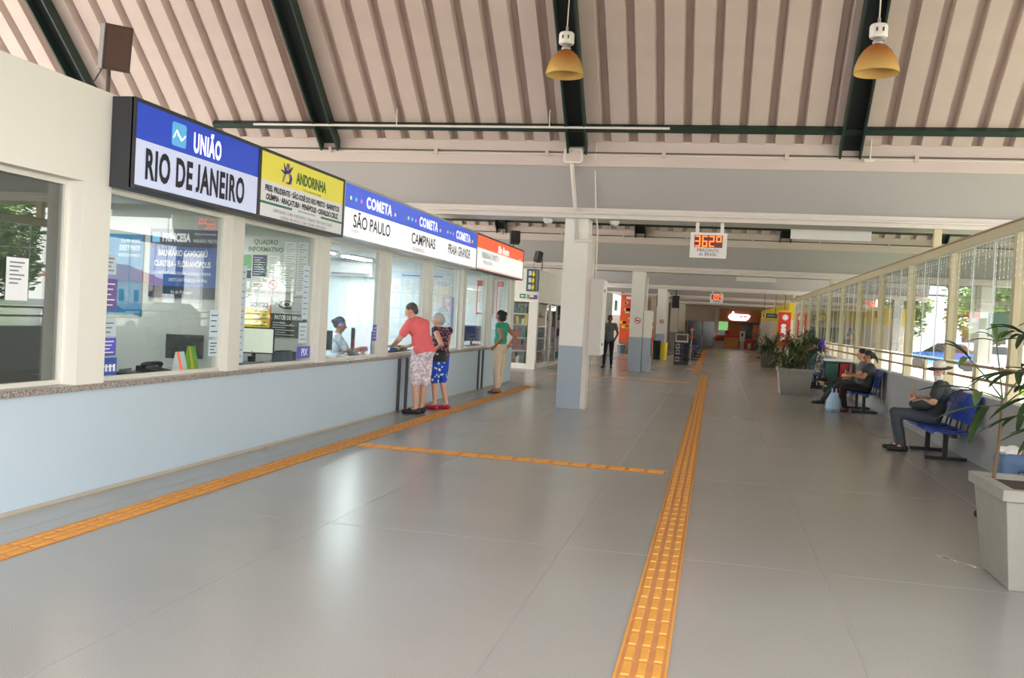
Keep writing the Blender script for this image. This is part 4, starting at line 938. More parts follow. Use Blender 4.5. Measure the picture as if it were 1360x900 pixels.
t = thing('crate', 'yellow and brown crate by the foot of the food poster', 'crate', (-3.95, 48, 0)); MB().box(-4.15,-3.75,47.8,48.1,0,0.42).build('body', M_brown, t); MB().box(-4.1,-3.8,47.79,47.8,0.1,0.3).build('label', M_pyel, t)
tag(MB().box(-9, -4.72, 48.2, 60, 0, 3.1).build('wall_shops', M_fcream), kind='structure')
tag(MB().box(-6.0, -4.0, 60, 75, 0, 3.3).build('wall_shops', M_fcream), kind='structure')
t = thing('orange_sign', 'orange diamond sign behind the newspaper rack', 'sign', (-0.90, 40.0, 1.2))
MB().prism([(-0.90,1.31),(-0.81,1.41),(-0.90,1.51),(-0.99,1.41)], 'y', 39.98, 40.0).build('diamond', M_wood, t); MB().tube([(-0.90,40.01,0.03),(-0.90,40.01,1.45)], 0.015, 8).build('pole', M_alum, t); MB().lathe([(0.16,0),(0.16,0.02),(0.03,0.035)], (-0.90,40.01,0), 16).build('foot', M_alum, t)
MB().ell((-0.90,39.98,1.12), (0.07,0.03,0.08)).build('red_disc', M_redpl, t)
# wire rack of newspapers, bins
t = thing('newspaper_rack', 'black newspaper rack standing near the fourth column', 'rack', (-1.24, 38.3, 0))
MB().box(-1.52, -0.95, 38.15, 38.5, 0, 0.10).build('base', M_black, t)
for x in (-1.52, -0.97): MB().box(x, x+0.03, 38.15, 38.5, 0.1, 1.26).build('side', M_black, t)
MB().box(-1.49, -0.97, 38.46, 38.5, 0.1, 1.26).build('back', M_black, t)
for z in (0.1, 0.38, 0.62, 0.86): MB().box(-1.49, -0.97, 38.15, 38.46, z, z+0.025).build('shelf', M_black, t)
M_news = mat('newsprint', (196,194,188), rough=0.9, var=0.15, scale=20)
for z, sh in ((0.125, 'bottom'), (0.405, 'middle'), (0.645, 'top')):
    for x, w, mm, ds in ((-1.47, 0.17, M_news, 'pale newspaper at the left'), (-1.27, 0.10, M_goods[6], 'narrow lilac paper in the middle'), (-1.15, 0.16, M_pcharc, 'dark magazine at the right')):
        o = thing('newspaper', '%s of the %s rack shelf' % (ds, sh), 'newspaper', (x+w/2, 38.2, z), 'newspapers on the black rack')
        MB().hexa([(x,38.17,z),(x+w,38.17,z),(x+w,38.19,z),(x,38.19,z)], [(x,38.26,z+0.2),(x+w,38.26,z+0.2),(x+w,38.28,z+0.2),(x,38.28,z+0.2)]).build('front_page', mm, o)
        MB().hexa([(x+0.03,38.183,z+0.07),(x+w-0.03,38.183,z+0.07),(x+w-0.03,38.205,z+0.07),(x+0.03,38.205,z+0.07)], [(x+0.03,38.21,z+0.13),(x+w-0.03,38.21,z+0.13),(x+w-0.03,38.232,z+0.13),(x+0.03,38.232,z+0.13)]).build('picture', M_ink, o)
MB().box(-1.49, -0.99, 38.13, 38.15, 0.90, 1.24).build('header_board', M_pgrey, t); MB().box(-1.44,-1.04,38.12,38.13,0.97,1.2).build('header_photo', mat('photo_brown', (96,74,70), rough=0.5, var=0.3, scale=8), t)
def bin_(label, x, y, r, h, m, top=None):
    t = thing('litter_bin', label, 'bin', (x, y, 0))
    MB().lathe([(r*0.85,0),(r,h*0.9),(r,h),(r*0.9,h),(r*0.85,h*0.92)], (x,y,0), 18, caps=True).build('body', m, t)
    MB().lathe([(r*1.04,h*0.94),(r*1.06,h),(r*0.92,h+0.02)], (x,y,0), 18).build('rim', top or m, t)
M_bing = mat('bin_green', (34,92,76), rough=0.5, var=0.04); M_binr = mat('bin_red', (184,32,36), rough=0.5, var=0.04); M_biny = mat('bin_yellow', (238,214,30), rough=0.45, var=0.03); M_bindg = mat('bin_dark_green', (30,54,46), rough=0.5, var=0.04)
bin_('yellow litter bin by the third column', -2.13, 42.2, 0.15, 0.74, M_biny)
bin_('dark green litter bin left of the yellow one', -2.47, 42.4, 0.19, 0.82, M_bindg)
# double bin with a white lid
t = thing('litter_bin', 'green half of the paired litter bins under a white shelf', 'bin', (2.90, 24.6, 0))
MB().box(2.72, 3.04, 24.4, 24.9, 0.12, 0.86).build('body', M_bing, t, bevel=0.03); MB().box(2.76,3.0,24.44,24.86,0,0.12).build('foot', M_black, t)
t = thing('litter_bin', 'red half of the paired litter bins under a white shelf', 'bin', (3.18, 24.6, 0))
MB().box(3.06, 3.30, 24.4, 24.9, 0.12, 0.86).build('body', M_binr, t, bevel=0.03); MB().box(3.1,3.26,24.44,24.86,0,0.12).build('foot', M_black, t)
t = thing('bin_shelter', 'white lid over the green and red bins', 'bin lid', (3.0, 24.6, 0.9))
MB().box(2.66, 3.36, 24.34, 24.96, 0.90, 0.96).build('lid', M_board, t, bevel=0.015); MB().box(2.70,3.34,24.37,24.93,0.86,0.90).build('rim', M_black, t)
# ================================================================== benches
M_seat = mat('seat_blue', (36,72,178), rough=0.35, var=0.06); M_seatb = mat('seat_frame_black', (26,27,30), rough=0.4, var=0)
def seat_mesh():
    bm = MB(); w = 0.24
    # seat faces -X: pan from x=-0.25 to 0.17, back rises to x=0.30, z rel. seat
    pan = [(-0.25,-0.035),(-0.22,0.0),(-0.05,-0.012),(0.10,-0.02),(0.18,0.0)]
    bm.prism(pan+[(x,z-0.018) for x,z in reversed(pan)], 'y', -w, w)
    me1 = bm.mesh('seat', M_seat)
    bk = MB(); p = [(0.17,0.10),(0.20,0.22),(0.25,0.36),(0.30,0.47)]
    bk.prism(p+[(x+0.018,z) for x,z in reversed(p)], 'y', -w, w); me2 = bk.mesh('backrest', M_seat)
    return me1, me2
SEAT, BACK = seat_mesh()
def bench(label, x, y0, n, legs, group='blue tandem benches', rot=0):
    t = thing('tandem_bench', label, 'bench', (x, y0, 0), group); L = 0.56*n
    MB().box(x-0.03, x+0.03, y0-0.03, y0+L+0.03, 0.34, 0.39).build('beam', M_seatb, t)
    for i in range(n):
        y = y0+0.28+0.56*i
        for me, nm in ((SEAT, 'seat'), (BACK, 'backrest')):
            o = link(nm, me, t); o.location = (0, y-y0, 0.42)
            if nm == 'backrest':
                sl = MB()
                for q in range(3): sl.box(x+0.185+0.045*q, x+0.19+0.045*q, y-0.1, y+0.1, 0.64+0.09*q, 0.66+0.09*q)
                so = sl.build('slot', M_navy, t); 
        MB().tube([(x+0.0,y-0.17,0.39),(x+0.17,y-0.17,0.41),(x+0.21,y-0.17,0.60)], 0.014, 6).build('bracket', M_seatb, t); MB().tube([(x+0.0,y+0.17,0.39),(x+0.17,y+0.17,0.41),(x+0.21,y+0.17,0.60)], 0.014, 6).build('bracket', M_seatb, t)
    for y in legs:
        MB().box(x-0.03, x+0.03, y-0.025, y+0.025, 0.045, 0.36).build('leg', M_seatb, t)
        MB().box(x-0.24, x+0.27, y-0.025, y+0.025, 0.0, 0.045).build('foot', M_seatb, t)
    return t
bench('blue tandem bench where the hatted man sits', 3.06, 12.95, 3, (13.38, 14.42))
bench('blue tandem bench where the couple sits', 3.06, 20.0, 3, (20.35, 21.35))
bench('blue tandem bench behind the nearer bushy planter', 2.95, 27.5, 3, (27.85, 28.85))
bench('blue tandem bench by the cap wearing man', 2.75, 48.5, 3, (48.9, 49.8))
bench('blue tandem bench farther on past the plants', 2.6, 53.0, 3, (53.4, 54.3))
bench('blue tandem bench right behind the newspaper rack', -0.95, 43.5, 3, (43.9, 44.8))
bench('second blue tandem bench behind the newspaper rack', -0.9, 47.5, 3, (47.9, 48.8))
bench('third blue tandem bench behind the newspaper rack', -0.9, 51.5, 3, (51.9, 52.8))
bench('blue tandem bench behind the litter bins at the third column', -2.9, 47.0, 3, (47.4, 48.3))
bench('blue tandem bench behind the big palm planter', 3.06, 8.35, 3, (8.7, 9.75))
# ================================================================== planters
M_conc = mat('planter_concrete', (150,147,139), rough=0.9, var=0.10, scale=8, bump=0.3); M_soil = mat('soil', (62,46,36), rough=1, var=0.3, scale=30)
M_leaf = mat('leaf_dark', (38,62,30), rough=0.45, var=0.25, scale=3); M_leaf2 = mat('leaf_mid', (84,110,58), rough=0.5, var=0.25, scale=4); M_leafl = mat('leaf_light', (150,164,110), rough=0.5, var=0.2, scale=4)
M_stem = mat('stem_brown', (104,82,56), rough=0.8, var=0.15, scale=20); M_pet = mat('petiole_green', (70,92,44), rough=0.6, var=0.1)
def planter(label, x0, y0, w, h, taper, rimh=0.07, m=None):
    m = m or M_conc
    t = thing('planter', label, 'planter', (x0+w/2, y0+w/2, 0))
    a = taper
    q = lambda i, z: [(x0+i,y0+i,z),(x0+w-i,y0+i,z),(x0+w-i,y0+w-i,z),(x0+i,y0+w-i,z)]
    MB().hexa(q(a, 0), q(0.02, h-rimh)).build('body', m, t, bevel=0.01)
    for b in ((x0-0.01,x0+w+0.01,y0-0.01,y0+0.07),(x0-0.01,x0+w+0.01,y0+w-0.07,y0+w+0.01),(x0-0.01,x0+0.07,y0+0.07,y0+w-0.07),(x0+w-0.07,x0+w+0.01,y0+0.07,y0+w-0.07)):
        MB().box(*b, h-rimh, h).build('rim', m, t)
    MB().box(x0+0.07, x0+w-0.07, y0+0.07, y0+w-0.07, h-rimh, h-0.035).build('soil', M_soil, t)
    return t
planter('tapered grey planter with the palm in the near right corner', 1.86, 6.52, 0.82, 0.66, 0.085)
planter('grey planter with bushy narrow leaves in the middle distance', 1.60, 24.3, 0.86, 0.66, 0.09)
planter('dark grey planter behind the bushy one', 1.95, 41.0, 0.75, 0.56, 0.06, m=mat('planter_dark', (112,108,104), rough=0.9, var=0.1))
# the palm: thin cane stems with fans of broad drooping blades
def palm(name, label, stems, seed):
    t = thing(name, label, 'plant', (stems[0][0][0], stems[0][0][1], 0.625)); rnd = random.Random(seed)
    for base, top, fronds in stems:
        b, p = Vector(base), Vector(top)
        mid = (b+p)/2+Vector((0.012,0.008,0))
        MB().tube([b, mid, p], [0.014,0.012,0.009], 8).build('cane', M_stem, t)
        for f in fronds:
            s, az, el, ln, n, size = f
            st = b.lerp(p, s); d = Vector((cos(az)*cos(el), sin(az)*cos(el), sin(el)))
            e = st+d*ln; mp_ = (st+e)/2+Vector((0,0,0.03*ln))
            fr = MB().tube([st, mp_, e], [0.006,0.005,0.004], 6).build('petiole', M_pet, t)
            side = d.cross(Vector((0,0,1))).normalized(); upv = side.cross(d).normalized()
            for k in range(n):
                sp = (k-(n-1)/2)/max(1,(n-1)/2)*1.15 if n > 1 else 0
                dd = (d*cos(sp)+side*sin(sp)).normalized(); L = size*(1-0.22*abs(sp))*rnd.uniform(0.9,1.1)
                dr = rnd.uniform(0.25,0.6)
                pts = [e+dd*L*u+Vector((0,0,-dr*L*u*u)) for u in (0,0.2,0.45,0.7,0.9,1.0)]
                wd = [0.008,0.040,0.050,0.045,0.030,0.004]
                sdv = dd.cross(Vector((0,0,1))).normalized()
                MB().strip(pts, [w*rnd.uniform(0.9,1.1)*size/0.36 for w in wd], sdv).build('leaf_blade', M_leaf if rnd.random() < 0.85 else M_leaf2, fr)
Z0 = 0.625
R_ = radians
palm('palm', 'tall thin palm with drooping dark blades in the near planter', [
  ((1.97,7.18,Z0),(2.0,7.20,1.20),[(1.0,R_(100),R_(70),0.42,5,0.30),(1.0,R_(185),R_(15),0.16,3,0.42),(1.0,R_(165),R_(50),0.34,4,0.34),(0.97,R_(10),R_(55),0.30,5,0.34),(0.9,R_(-60),R_(35),0.28,4,0.32),(0.92,R_(205),R_(-5),0.10,2,0.40)]),
  ((2.30,7.05,Z0),(2.33,7.06,1.45),[(1.0,R_(170),R_(40),0.30,6,0.36),(1.0,R_(95),R_(60),0.34,5,0.34),(1.0,R_(-10),R_(45),0.3,6,0.36),(0.9,R_(190),R_(5),0.30,5,0.36),(0.8,R_(215),R_(-10),0.26,4,0.34),(0.85,R_(-80),R_(30),0.3,5,0.34),(0.6,R_(180),R_(-5),0.22,4,0.30)]),
  ((2.15,6.85,Z0),(2.36,6.8,1.25),[(1.0,R_(150),R_(30),0.25,5,0.34),(1.0,R_(20),R_(40),0.3,5,0.34),(0.95,R_(-100),R_(40),0.3,5,0.34),(0.7,R_(200),R_(-5),0.16,4,0.3)]),
], 3)
def bush(name, label, cx, cy_, z0, n, spread, h, seed, leafn=26, L=0.34):
    t = thing(name, label, 'plant', (cx, cy_, z0)); rnd = random.Random(seed)
    for i in range(n):
        a = rnd.uniform(0, 2*pi); r = spread*math.sqrt(rnd.random()); b = Vector((cx+0.3*r*cos(a), cy_+0.3*r*sin(a), z0-0.02)); p = Vector((cx+r*cos(a), cy_+r*sin(a), z0+h*rnd.uniform(0.25,1.0)))
        MB().tube([b, (b+p)/2+Vector((0,0,0.06)), p], [0.014,0.012,0.010], 6).build('cane', M_stem, t)
        m = MB()
        for k in range(leafn):
            az = rnd.uniform(0, 2*pi); el = rnd.uniform(-0.3, 1.2); d = Vector((cos(az)*cos(el), sin(az)*cos(el), sin(el))); l = L*rnd.uniform(0.6,1.15)
            s = p+Vector((0,0,rnd.uniform(-0.25,0.02))); dr = rnd.uniform(0.2,0.7)
            pts = [s+d*l*u+Vector((0,0,-dr*l*u*u)) for u in (0,0.4,0.75,1.0)]
            m.strip(pts, [0.012,0.034,0.026,0.003], d.cross(Vector((0,0,1))).normalized(), mi=(0 if rnd.random() < 0.5 else (1 if rnd.random() < 0.75 else 2)))
        tag(m.build('foliage', [M_leaf, M_leaf2, M_leafl], t), kind='stuff')
bush('dracaena', 'bushy narrow leaved plant in the middle grey planter', 2.03, 24.72, 0.63, 30, 0.62, 0.95, 7)
bush('dracaena', 'smaller leafy plant in the dark planter behind', 2.32, 41.38, 0.53, 20, 0.5, 0.95, 9, 24, 0.4)
# ================================================================== outside: platform fittings, trees, cars, house
M_gsign = mat('board_green', (78,134,110), rough=0.5, var=0.03)
t = thing('platform_board', 'green board hung under the platform roof beyond the glazed wall', 'sign', (7.8, 28.3, 1.75))
MB().box(7.35, 8.1, 28.2, 28.26, 1.72, 2.38).build('board', M_gsign, t); MB().tube([(7.5,28.23,2.38),(7.5,28.23,4.6)],0.012,6).tube([(8.0,28.23,2.38),(8.0,28.23,4.6)],0.012,6).build('hanger', M_wire, t)
M_trunk = mat('bark', (96,78,62), rough=0.95, var=0.2); M_fol1 = mat('tree_leaf', (138,172,84), rough=0.7, var=0.3, scale=2); M_fol2 = mat('tree_leaf_dark', (96,136,62), rough=0.7, var=0.3, scale=2)
def tree_mesh(seed, h=5.5, r=2.1, n=3600):
    rnd = random.Random(seed); f = MB()
    blobs = [Vector((rnd.uniform(-r*.6,r*.6), rnd.uniform(-r*.6,r*.6), h*rnd.uniform(0.45,0.9))) for _ in range(9)]
    for i in range(n):
        c = rnd.choice(blobs); v = Vector((rnd.gauss(0,1),rnd.gauss(0,1),rnd.gauss(0,0.8))).normalized()*r*0.55*rnd.uniform(0.6,1.0)
        p = c+v; s = rnd.uniform(0.10,0.22); a = rnd.uniform(0,pi); d1 = Vector((cos(a),sin(a),rnd.uniform(-.5,.5)))*s; d2 = Vector((-sin(a),cos(a),rnd.uniform(-.6,.6)))*s*0.6
        f.add([p-d1, p-d2, p+d1, p+d2+Vector((0,0,0.03))], [(0,1,2,3)], 0 if rnd.random() < 0.6 else 1)
    tr = MB().tube([(0,0,0),(0.08,0.02,h*0.3),(0,0,h*0.5)], [0.16,0.12,0.09], 8)
    for b in blobs[:5]: tr.tube([(0,0,h*0.42), b*0.6+Vector((0,0,h*0.18)), b], [0.07,0.05,0.025], 6)
    return f.mesh('foliage', [M_fol1, M_fol2]), tr.mesh('trunk', M_trunk)
TM = [tree_mesh(1), tree_mesh(2, 6.5, 2.5, 4400), tree_mesh(3, 4.6, 1.7, 2800)]
def tree(label, x, y, k, s=1.0, rz=0.0):
    t = thing('tree', label, 'tree', (x, y, -0.12)); f = link('foliage', TM[k][0], t); tag(f, kind='stuff'); link('trunk', TM[k][1], t); t.scale = (s,s,s); t.rotation_euler = (0,0,rz)
for i, (x, y, k, s, lb) in enumerate(((14.2,15.0,2,1.0,'tree on the lawn nearest the booths reflection'),(13.5,20.5,2,1.0,'small tree second along the lawn'),(12.2,24.5,1,0.8,'broad tree third along the lawn'),(15.5,28.0,0,1.0,'tree at the far end of the lawn'),
    (19.5,17.0,1,1.0,'big tree behind the white boundary wall'),(22.0,23.0,0,1.1,'tall tree behind the white boundary wall'),(24.5,36.0,1,1.0,'tree beside the red tiled roof'),(16.5,62.0,1,1.0,'tree beyond the parked cars seen through the nearest screen'),(19.5,72.0,0,1.2,'far tree behind the silver car'),(14.2,76.0,2,1.2,'small far tree at the left of the parking lot'),(22.5,60.0,1,1.1,'right-hand far tree over the parked cars'),(26,80,1,1.3,'farthest broad tree over the parking lot'))):
    tree(lb, x, y, k, s, i*1.3)
M_fence = mat('boundary_white', (226,230,236), rough=0.8, var=0.03)
tag(MB().box(18.0, 18.15, 2, 44, -0.12, 1.25).build('wall_boundary', M_fence), kind='structure')
M_tile = mat('roof_tile', (176,92,66), rough=0.85, var=0.15, scale=5)
hs = thing('house', 'cream house with a red tiled roof beyond the lawn', 'house', (44, 76, -0.12))
MB().box(41, 47, 72, 80, -0.12, 2.9).build('walls', mat('house_cream', (232,222,200), rough=0.8, var=0.03), hs)
MB().hexa([(40.3,71.3,2.9),(47.7,71.3,2.9),(47.7,80.7,2.9),(40.3,80.7,2.9)], [(43.4,74,4.4),(44.6,74,4.4),(44.6,78,4.4),(43.4,78,4.4)]).build('roof', M_tile, hs)
for y in (73.2, 75.4, 77.6):
    w = MB().box(40.95, 41.0, y, y+0.9, 1.0, 2.2).build('window', M_alu, hs); MB().box(40.94, 40.95, y+0.08, y+0.82, 1.08, 2.12).build('pane', M_dglass, w)
for x in (42, 44.5):
    w = MB().box(x, x+0.9, 71.95, 72.0, 1.0, 2.2).build('window', M_alu, hs); MB().box(x+0.08, x+0.82, 71.94, 71.95, 1.08, 2.12).build('pane', M_dglass, w)
tb = thing('apartment_block', 'pale distant apartment block with balconies beyond the trees', 'building', (30, 110, -0.12))
MB().box(24, 36, 105, 115, -0.12, 14).build('walls', M_fence, tb)
for r_ in range(4):
    for c_ in range(4):
        w = MB().box(24.8+2.8*c_, 26.4+2.8*c_, 104.9, 105.0, 1.2+3.2*r_, 2.9+3.2*r_).build('window', M_alu, tb); MB().box(24.9+2.8*c_, 26.3+2.8*c_, 104.88, 104.9, 1.3+3.2*r_, 2.8+3.2*r_).build('pane', M_dglass, w)
def car(label, x, y, rz, col):
    t = thing('car', label, 'car', (0,0,0)); m = mat('car_paint_%d_%d_%d' % col, col, rough=0.25, var=0)
    prof = [(-2.0,0.3),(-2.05,0.65),(-1.95,0.9),(-1.2,0.98),(1.1,0.95),(1.9,0.78),(2.05,0.55),(2.0,0.3)]
    MB().prism(prof, 'x', -0.82, 0.82).build('body', m, t)
    MB().hexa([(-0.78,-1.5,0.93),(0.78,-1.5,0.93),(0.78,1.1,0.93),(-0.78,1.1,0.93)], [(-0.62,-0.9,1.42),(0.62,-0.9,1.42),(0.62,0.35,1.42),(-0.62,0.35,1.42)]).build('window_band', M_dglass, t)
    MB().box(-0.63,0.63,-0.92,0.37,1.41,1.46).build('roof', m, t)
    for sx in (-0.80, 0.80):
        for yy in (-1.25, 1.25): MB().tube([(sx-0.09,yy,0.31),(sx+0.09,yy,0.31)], 0.31, 16).build('wheel', M_black, t)
    t.location = (x, y, -0.12); t.rotation_euler = (0,0,rz)
car('blue car parked outside beyond the glazed wall', 12.6, 56.5, R_(70), (66,110,190)); car('silver car parked next to the blue car', 15.6, 59.5, R_(75), (190,194,200)); car('white car parked farther right outside', 19.5, 62.5, R_(80), (232,234,236))
car('white car by the boundary wall seen in the booth reflection', 16.6, 36.5, R_(8), (232,234,238)); car('dark grey car by the boundary wall', 16.4, 42.5, R_(8), (70,74,80))
# ================================================================== people
def cap_(mb, p0, r0, p1, r1, seg=10):
    p0, p1 = Vector(p0), Vector(p1); d = p1-p0; L = d.length
    if L < 1e-5: return mb.ell(p0, (r0,r0,r0))
    d /= L; pts = []; rs = []
    for a in (-80,-50,-20): pts.append(p0+d*r0*sin(radians(a))); rs.append(r0*cos(radians(a)))
    pts.append(p0+d*L*0.5) ; rs.append((r0+r1)/2)
    for a in (20,50,80): pts.append(p1+d*r1*sin(radians(a))); rs.append(r1*cos(radians(a)))
    return mb.tube(pts, rs, seg)
def remesh(mb, voxel, smooth=4, fac=0.5):
    me = mb.mesh('tmp', []) if False else bpy.data.meshes.new('tmp')
    me.from_pydata(mb.v, [], mb.f); bm = bmesh.new(); bm.from_mesh(me); bmesh.ops.recalc_face_normals(bm, faces=bm.faces); bm.to_mesh(me); bm.free()
    ob = bpy.data.objects.new('tmp', me); COL.objects.link(ob)
    r = ob.modifiers.new('r', 'REMESH'); r.mode = 'VOXEL'; r.voxel_size = voxel; r.adaptivity = 0.0
    s = ob.modifiers.new('s', 'SMOOTH'); s.iterations = smooth; s.factor = fac
    out = bpy.data.meshes.new_from_object(ob.evaluated_get(bpy.context.evaluated_depsgraph_get()))
    bpy.data.objects.remove(ob); bpy.data.meshes.remove(me)
    out.polygons.foreach_set('use_smooth', [True]*len(out.polygons)); return out
STAND = dict(pelvis=(0,0,.93), waist=(0,.01,1.08), chest=(0,.0,1.27), neck=(0,-.01,1.43), head=(0,.03,1.575),
    shR=(.175,-.01,1.39), elR=(.225,-.03,1.12), wrR=(.235,.06,.88), hipR=(.09,0,.90), knR=(.10,.02,.49), anR=(.10,-.02,.085),
    shL=(-.175,-.01,1.39), elL=(-.225,-.03,1.12), wrL=(-.235,.06,.88), hipL=(-.09,0,.90), knL=(-.10,.02,.49), anL=(-.10,-.02,.085),
    toeR=(.12,.15,.03), toeL=(-.12,.15,.03), look=(0,1,-.05))
SIT = dict(pelvis=(0,0,.52), waist=(0,-.04,.66), chest=(0,-.07,.86), neck=(0,-.06,1.03), head=(0,-.02,1.175),
    shR=(.175,-.07,.99), elR=(.22,.02,.73), wrR=(.12,.22,.66), hipR=(.09,0,.51), knR=(.10,.44,.52), anR=(.10,.43,.09),
    shL=(-.175,-.07,.99), elL=(-.22,.02,.73), wrL=(-.12,.22,.66), hipL=(-.09,0,.51), knL=(-.10,.44,.52), anL=(-.10,.43,.09),
    toeR=(.12,.60,.03), toeL=(-.12,.60,.03), look=(0,1,-.15))
M_skinl = mat('skin_light', (214,164,138), rough=0.55, var=0.04); M_skinm = mat('skin_tan', (178,122,92), rough=0.55, var=0.04); M_skind = mat('skin_brown', (120,80,60), rough=0.55, var=0.04)
M_hairb = mat('hair_black', (28,24,24), rough=0.6, var=0.2, scale=40); M_hairg = mat('hair_grey', (176,172,168), rough=0.7, var=0.2, scale=40); M_haird = mat('hair_dark_grey', (78,74,72), rough=0.7, var=0.3, scale=40); M_beard = mat('beard_white', (228,226,222), rough=0.8, var=0.08, scale=40)
M_eye = mat('eye_dark', (30,24,22), rough=0.3, var=0); M_lip = mat('lip', (164,96,88), rough=0.5, var=0)
def person(label, loc, facing, pose, s=1.0, w=1.0, skin=None, shirt=None, sleeve=0.5, shirt_hem=0.0, pants=None, pant_len=1.0, loose=0.0, shoes=None, sandal=False, hair=None, hairstyle='short', curl=0.5, vox=0.011, shirt_ease=0.014, cuff=False, grip=None):
    J = {k: Vector(v) for k, v in pose.items()}
    for k in J:
        if k != 'look': J[k] = J[k]*s
    root = thing('person', label, 'person', (0,0,0))
    up = (J['neck']-J['pelvis']).normalized(); rt_ = (J['shR']-J['shL']).normalized(); fwd = up.cross(rt_).normalized(); rt_ = fwd.cross(up).normalized()
    RT = Matrix((rt_, fwd, up)).transposed().to_quaternion()
    hipr = (J['hipR']-J['hipL']).normalized()
    def torso(mb, e):
        mb.ell(J['chest'], ((.158*w+e)*s, (.108*w+e)*s, .19*s), RT); mb.ell(J['chest']+up*.07*s, ((.165*w+e)*s, (.09*w+e)*s, .11*s), RT)
        mb.ell(J['waist'], ((.142*w+e)*s, (.11*w+e)*s, .17*s), RT)
        for a in ('L','R'): cap_(mb, J['neck']-up*.045*s, (.058+e)*s, J['sh'+a]-up*.012*s, (.056+e)*s)
    def pelvis(mb, e): mb.ell(J['pelvis'], ((.162*w+e)*s, (.118*w+e)*s, .135*s), RT)
    b = MB(); torso(b, 0); pelvis(b, 0)
    cap_(b, J['neck']-up*.05*s, .056*s, J['head']-Vector((0,0,.03))*s, .052*s)
    for a in ('L','R'):
        sg = 1 if a == 'R' else -1
        cap_(b, J['sh'+a], .052*s*w, J['el'+a], .040*s*w); cap_(b, J['el'+a], .040*s*w, J['wr'+a], .027*s)
        cap_(b, J['hip'+a], .082*s*w, J['kn'+a], .056*s); mid = J['kn'+a].lerp(J['an'+a], .3)
        cap_(b, J['kn'+a], .055*s, mid, .056*s); cap_(b, mid, .056*s, J['an'+a], .036*s)
        fd = (J['toe'+a]-J['an'+a]); fd.z = 0; fd.normalize()
        hl = Vector((J['an'+a].x, J['an'+a].y, J['an'+a].z-.045*s))-fd*.03*s
        cap_(b, hl, .034*s, J['toe'+a], .026*s); cap_(b, J['an'+a], .036*s, J['toe'+a].lerp(hl, .4), .034*s)
        # hand: palm, four fingers, thumb from the palm's side
        d = (J['wr'+a]-J['el'+a]).normalized(); g = (grip or {}).get(a)
        if g: d = Vector(g[0]).normalized()
        n = Vector(g[1]).normalized() if g else (Vector((-sg,0,0)) - d*d.dot(Vector((-sg,0,0)))).normalized()
        sd = d.cross(n).normalized(); W_ = J['wr'+a]
        if sd.dot(fwd) < 0: sd = -sd                       # thumb side looks forward
        q = Matrix((sd, n, d)).transposed().to_quaternion()
        b.ell(W_+d*.045*s, (.040*s, .017*s, .052*s), q)
        for k, fl in ((-1.5,.062),(-.5,.074),(.5,.078),(1.5,.070)):
            p = W_+d*.085*s+sd*k*.0195*s; c1 = curl*0.7; c2 = curl*1.6
            m1 = p+(d*cos(c1)+n*sin(c1))*fl*.55*s; m2 = m1+(d*cos(c2)+n*sin(c2))*fl*.45*s
            cap_(b, p, .0092*s, m1, .0088*s, 6); cap_(b, m1, .0088*s, m2, .0075*s, 6)
        t0 = W_+d*.025*s+sd*.03*s; t1 = t0+(sd*.7+d*.6+n*.25)*.045*s; t2 = t1+(d*.85+n*.35+sd*.1)*.032*s
        cap_(b, t0, .013*s, t1, .011*s, 6); cap_(b, t1, .011*s, t2, .009*s, 6)
    # head
    hf = J['look'].normalized(); hr = hf.cross(Vector((0,0,1))).normalized(); hu = hr.cross(hf).normalized(); H = J['head']
    RH = Matrix((hr, hf, hu)).transposed().to_quaternion()
    P = lambda x, y, z: H+(hr*x+hf*y+hu*z)*s
    b.ell(P(0,-.008,.022), (.074*s,.094*s,.098*s), RH); b.ell(P(0,.028,-.045), (.056*s,.062*s,.070*s), RH); b.ell(P(0,.055,-.085), (.026*s,.026*s,.024*s), RH)
    cap_(b, P(0,.085,.012), .011*s, P(0,.108,-.022), .015*s, 8); cap_(b, P(-.03,.076,.028), .013*s, P(.03,.076,.028), .013*s, 8)
    cap_(b, P(-.022,.080,-.058), .009*s, P(.022,.080,-.058), .009*s, 8)
    for x in (-1,1): b.ell(P(.076*x,-.005,-.008), (.012*s,.022*s,.034*s), RH); b.ell(P(.042*x,.055,-.022), (.024*s,.026*s,.024*s), RH)
    me = remesh(b, vox*s, 3); me.materials.append(skin); link('body', me, root)
    e = MB()
    for x in (-1,1): MB().ell(P(.031*x,.083,.008), (.012*s,.008*s,.007*s), RH, 8, 6).build('eye', M_eye, root, True)
    MB().ell(P(0,.087,-.058), (.022*s,.006*s,.006*s), RH, 8, 6).build('mouth', M_lip, root, True)
    # clothes
    if shirt:
        c = MB(); torso(c, shirt_ease)
        if shirt_hem > 0: c.ell(J['pelvis']+up*(.06-shirt_hem)*s, ((.162*w+shirt_ease+.006)*s, (.122*w+shirt_ease)*s, .14*s), RT)
        for a in ('L','R'):
            if sleeve > 0:
                en = J['sh'+a].lerp(J['el'+a], min(1, sleeve)); cap_(c, J['sh'+a], (.062*w+.004)*s, en, (.050*w+.012)*s)
                if sleeve > 1: cap_(c, J['el'+a], (.052*w)*s, J['el'+a].lerp(J['wr'+a], sleeve-1), .040*s)
        o = remesh(c, .013*s, 4); o.materials.append(shirt); link('shirt', o, root)
